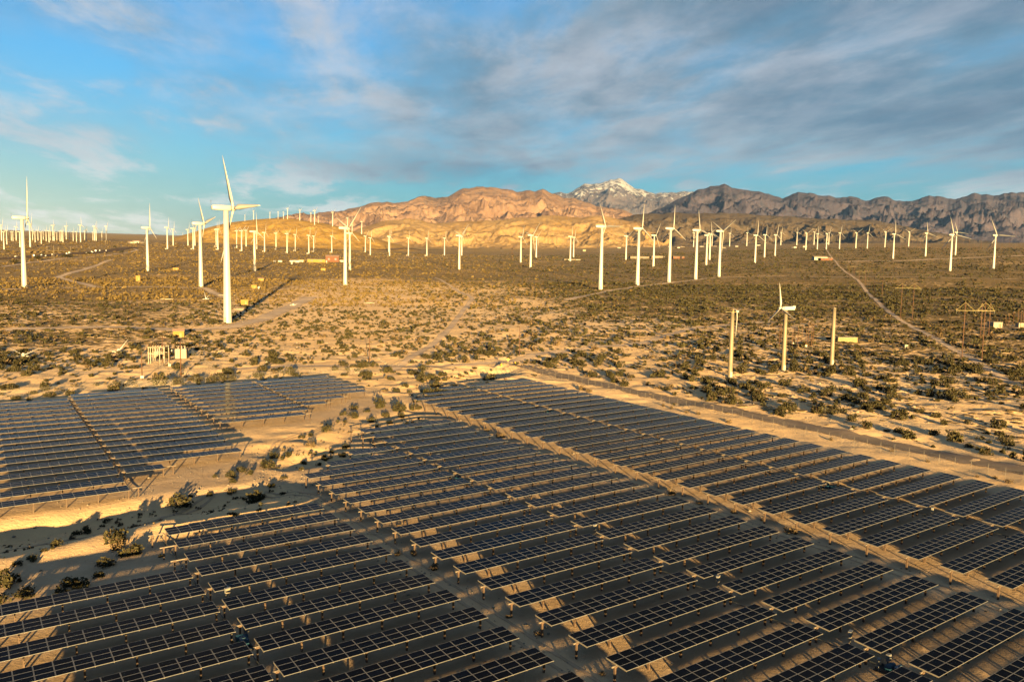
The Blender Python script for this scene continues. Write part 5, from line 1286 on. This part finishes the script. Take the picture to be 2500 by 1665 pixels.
def wash_tufts():
    n = 2600; t = rng.uniform(0, len(WASH) - 1.001, n); i = t.astype(int); f = (t - i)[:, None]
    P = WASH[i] * (1 - f) + WASH[i + 1] * f + rng.normal(0, 11, (n, 2))
    k = ~in_solar(P[:, 0], P[:, 1], 0.03); P = P[k]; cl = fbm(P[:, 0] / 9, P[:, 1] / 9, 3); P = P[cl > 0.02]; n = len(P)
    s = np.clip(np.exp(rng.normal(-1.25, 0.5, n)), 0.1, 0.8); z = mesh_z(P[:, 0], P[:, 1])
    var = np.stack([leaf_cloud(22, rng, 0.28, lobes=5) for _ in range(5)])[rng.integers(0, 5, n)]
    V = var * s[:, None, None] + np.stack([P[:, 0], P[:, 1], z - 0.02], 1)[:, None, :]
    mi = np.repeat((rng.uniform(0, 1, n) < 0.55).astype(np.int32), 22)
    tag(ob('wash_tufts', np_mesh('wash_tufts', V.reshape(-1, 3), quadF(n * 22), [M['leaf'], M['leafdry']], mi)), 'small dry and green tufts scattered along the sandy wash', 'tufts', kind='stuff')
wash_tufts()

# trees along the left highway and among the houses
def tree(px, py, wpx, hpx, label, grp):
    x, y, z = gp(px, py); k = m_per_px(x, y, z); w, h = wpx * k / 2, hpx * k
    root = thing('roadside_tree', label, 'tree', (x, y, z - 0.2), rk.uniform(0, 6), grp)
    b = MB().tube((0, 0, 0), (0, 0, h * 0.4), w * 0.07, w * 0.05, 7)
    for a in range(4): b.tube((0, 0, h * .3), (w * .45 * math.cos(a * 1.6), w * .45 * math.sin(a * 1.6), h * .65), w * .035, w * .015, 5)
    ob('trunk', b.mesh('trunk', M['stem']), root)
    ob('crown', rk.choice(TREE_CROWN), root, (0, 0, h * 0.12), (0, 0, 0), (w * 1.05, w * 0.9, h * 0.62))
tl = [(33, 644, 28, 13), (92, 636, 24, 13), (101, 624, 14, 8), (163, 629, 34, 11), (215, 621, 14, 7), (296, 618, 15, 8), (279, 605, 11, 7), (98, 613, 10, 5), (178, 612, 9, 5), (200, 612, 9, 5), (19, 615, 8, 5), (65, 612, 8, 5)]
for i, (a, b, c, d) in enumerate(sorted(tl)): tree(a, b, c, d, 'dark round tree near the left highway, %s from the left' % ordw(i + 1), 'trees by the left highway')
rt2 = random.Random(8); tp = sorted([(rt2.uniform(1060, 1900), rt2.uniform(585, 610)) for _ in range(46)])
for i, (a, b) in enumerate(tp): tree(a, b, rt2.uniform(5, 10), rt2.uniform(3, 5), 'small dark tree among the far houses, %s from the left' % ordw(i + 1), 'trees in the far settlement')

# ------------------------------------------------------------------ stones
def stones():
    n = 800; pts = []
    cen = ground_pts([(2330, 900), (2250, 900), (2420, 860), (2150, 960), (1950, 985), (2080, 870), (2460, 930), (2200, 1000), (1880, 965), (620, 860), (680, 800), (1850, 900), (2370, 880)])
    V = []; F = []; base = np.array([(0, 0, 1), (1, 0, .2), (.3, .9, .15), (-.8, .6, .2), (-.8, -.6, .15), (.3, -.95, .2), (0, 0, -.6)], float)
    fb = [(0, 1, 2), (0, 2, 3), (0, 3, 4), (0, 4, 5), (0, 5, 1), (6, 2, 1), (6, 3, 2), (6, 4, 3), (6, 5, 4), (6, 1, 5)]
    cand = [(cen[i % len(cen)][0] + rng.normal(0, 13), cen[i % len(cen)][1] + rng.normal(0, 16), float(np.clip(np.exp(rng.normal(-1.35, 0.55)), 0.08, 0.9))) for i in range(n)]
    for i in range(2600):                                            # pebbles in the lanes and the wash
        k = rng.integers(0, len(WASH) - 1); f = rng.uniform(); p = WASH[k] * (1 - f) + WASH[k + 1] * f + rng.normal(0, 12, 2)
        if i % 3 == 0: u_, v_ = rng.choice([1.235, 2.56]) + rng.normal(0, 0.05), rng.uniform(0.6, 4.2); p = np.array(uv2xy(u_, v_))
        cand.append((p[0], p[1], float(np.clip(np.exp(rng.normal(-2.3, 0.45)), 0.04, 0.35))))
    cx_ = np.array(cand); cz = mesh_z(cx_[:, 0], cx_[:, 1]); sol = in_solar(cx_[:, 0], cx_[:, 1], 0.1); uu, vv = xy2uv(cx_[:, 0], cx_[:, 1])
    for i, (x, y, s) in enumerate(cand):
        if i < n and (sol[i] or 3.9 < uu[i] < 4.55): continue
        z = float(cz[i])
        p = base * s * rng.uniform(0.7, 1.25, (7, 3)); a = rng.uniform(0, 6.28)
        p = np.stack([p[:, 0] * math.cos(a) - p[:, 1] * math.sin(a), p[:, 0] * math.sin(a) + p[:, 1] * math.cos(a), p[:, 2] * .7], 1) + (x, y, z + 0.02)
        o = len(V); V += list(p); F += [tuple(q + o for q in f) for f in fb]
    tag(ob('boulders', np_mesh('boulders', np.array(V), np.array(F), M['rock'])), 'pale stones strewn over the desert flat', 'stones', kind='stuff')
stones()

# pale stone berm along the sandy lane behind the rear block
def berm(px_pts, label, n):
    L = px_line(px_pts); P = np.array(L); seg = np.r_[0, np.cumsum(np.hypot(*np.diff(P, axis=0).T))]
    root = thing('stone_berm', label, 'stone berm', (L[0][0], L[0][1], gz(*L[0])), 0, 'stone berms')
    base = MB().lathe([(0.55, -0.2), (0.75, 0.15), (0.6, 0.5), (0.2, 0.72)], 7)
    me = base.mesh('stone', M['rock'])
    for i in range(n):
        s = seg[-1] * i / (n - 1); x, y = np.interp(s, seg, P[:, 0]) + rk.uniform(-.5, .5), np.interp(s, seg, P[:, 1]) + rk.uniform(-.5, .5)
        q = rk.uniform(0.25, 0.6); ob('stone', me, root, (x - L[0][0], y - L[0][1], gz(x, y) - gz(*L[0])), (rk.uniform(-.3, .3), 0, rk.uniform(0, 6)), (q, q * rk.uniform(.7, 1.2), q))
berm([(778, 838), (810, 838), (840, 846), (862, 856)], 'curved line of pale stones left of the lone brown pole', 40)
berm([(905, 872), (930, 880), (950, 892), (985, 893)], 'second curved line of pale stones by the sandy lane', 36)

# ------------------------------------------------------------------ haze
def haze():
    m = bpy.data.materials.new('haze'); g = NT(nodes_of(m))
    vol = g.n('ShaderNodeVolumePrincipled', {'Color': (0.22, 0.44, 1.0, 1), 'Density': 5.5e-6, 'Anisotropy': 0.0})
    g.n('ShaderNodeOutputMaterial', {'Volume': vol})
    b = MB().box((0, 16800, 1200), (52000, 34400, 2600))
    tag(ob('haze', b.mesh('haze', m)), 'thin pale haze over the whole valley', 'haze', kind='stuff')
USE_HAZE = True
if USE_HAZE: haze()
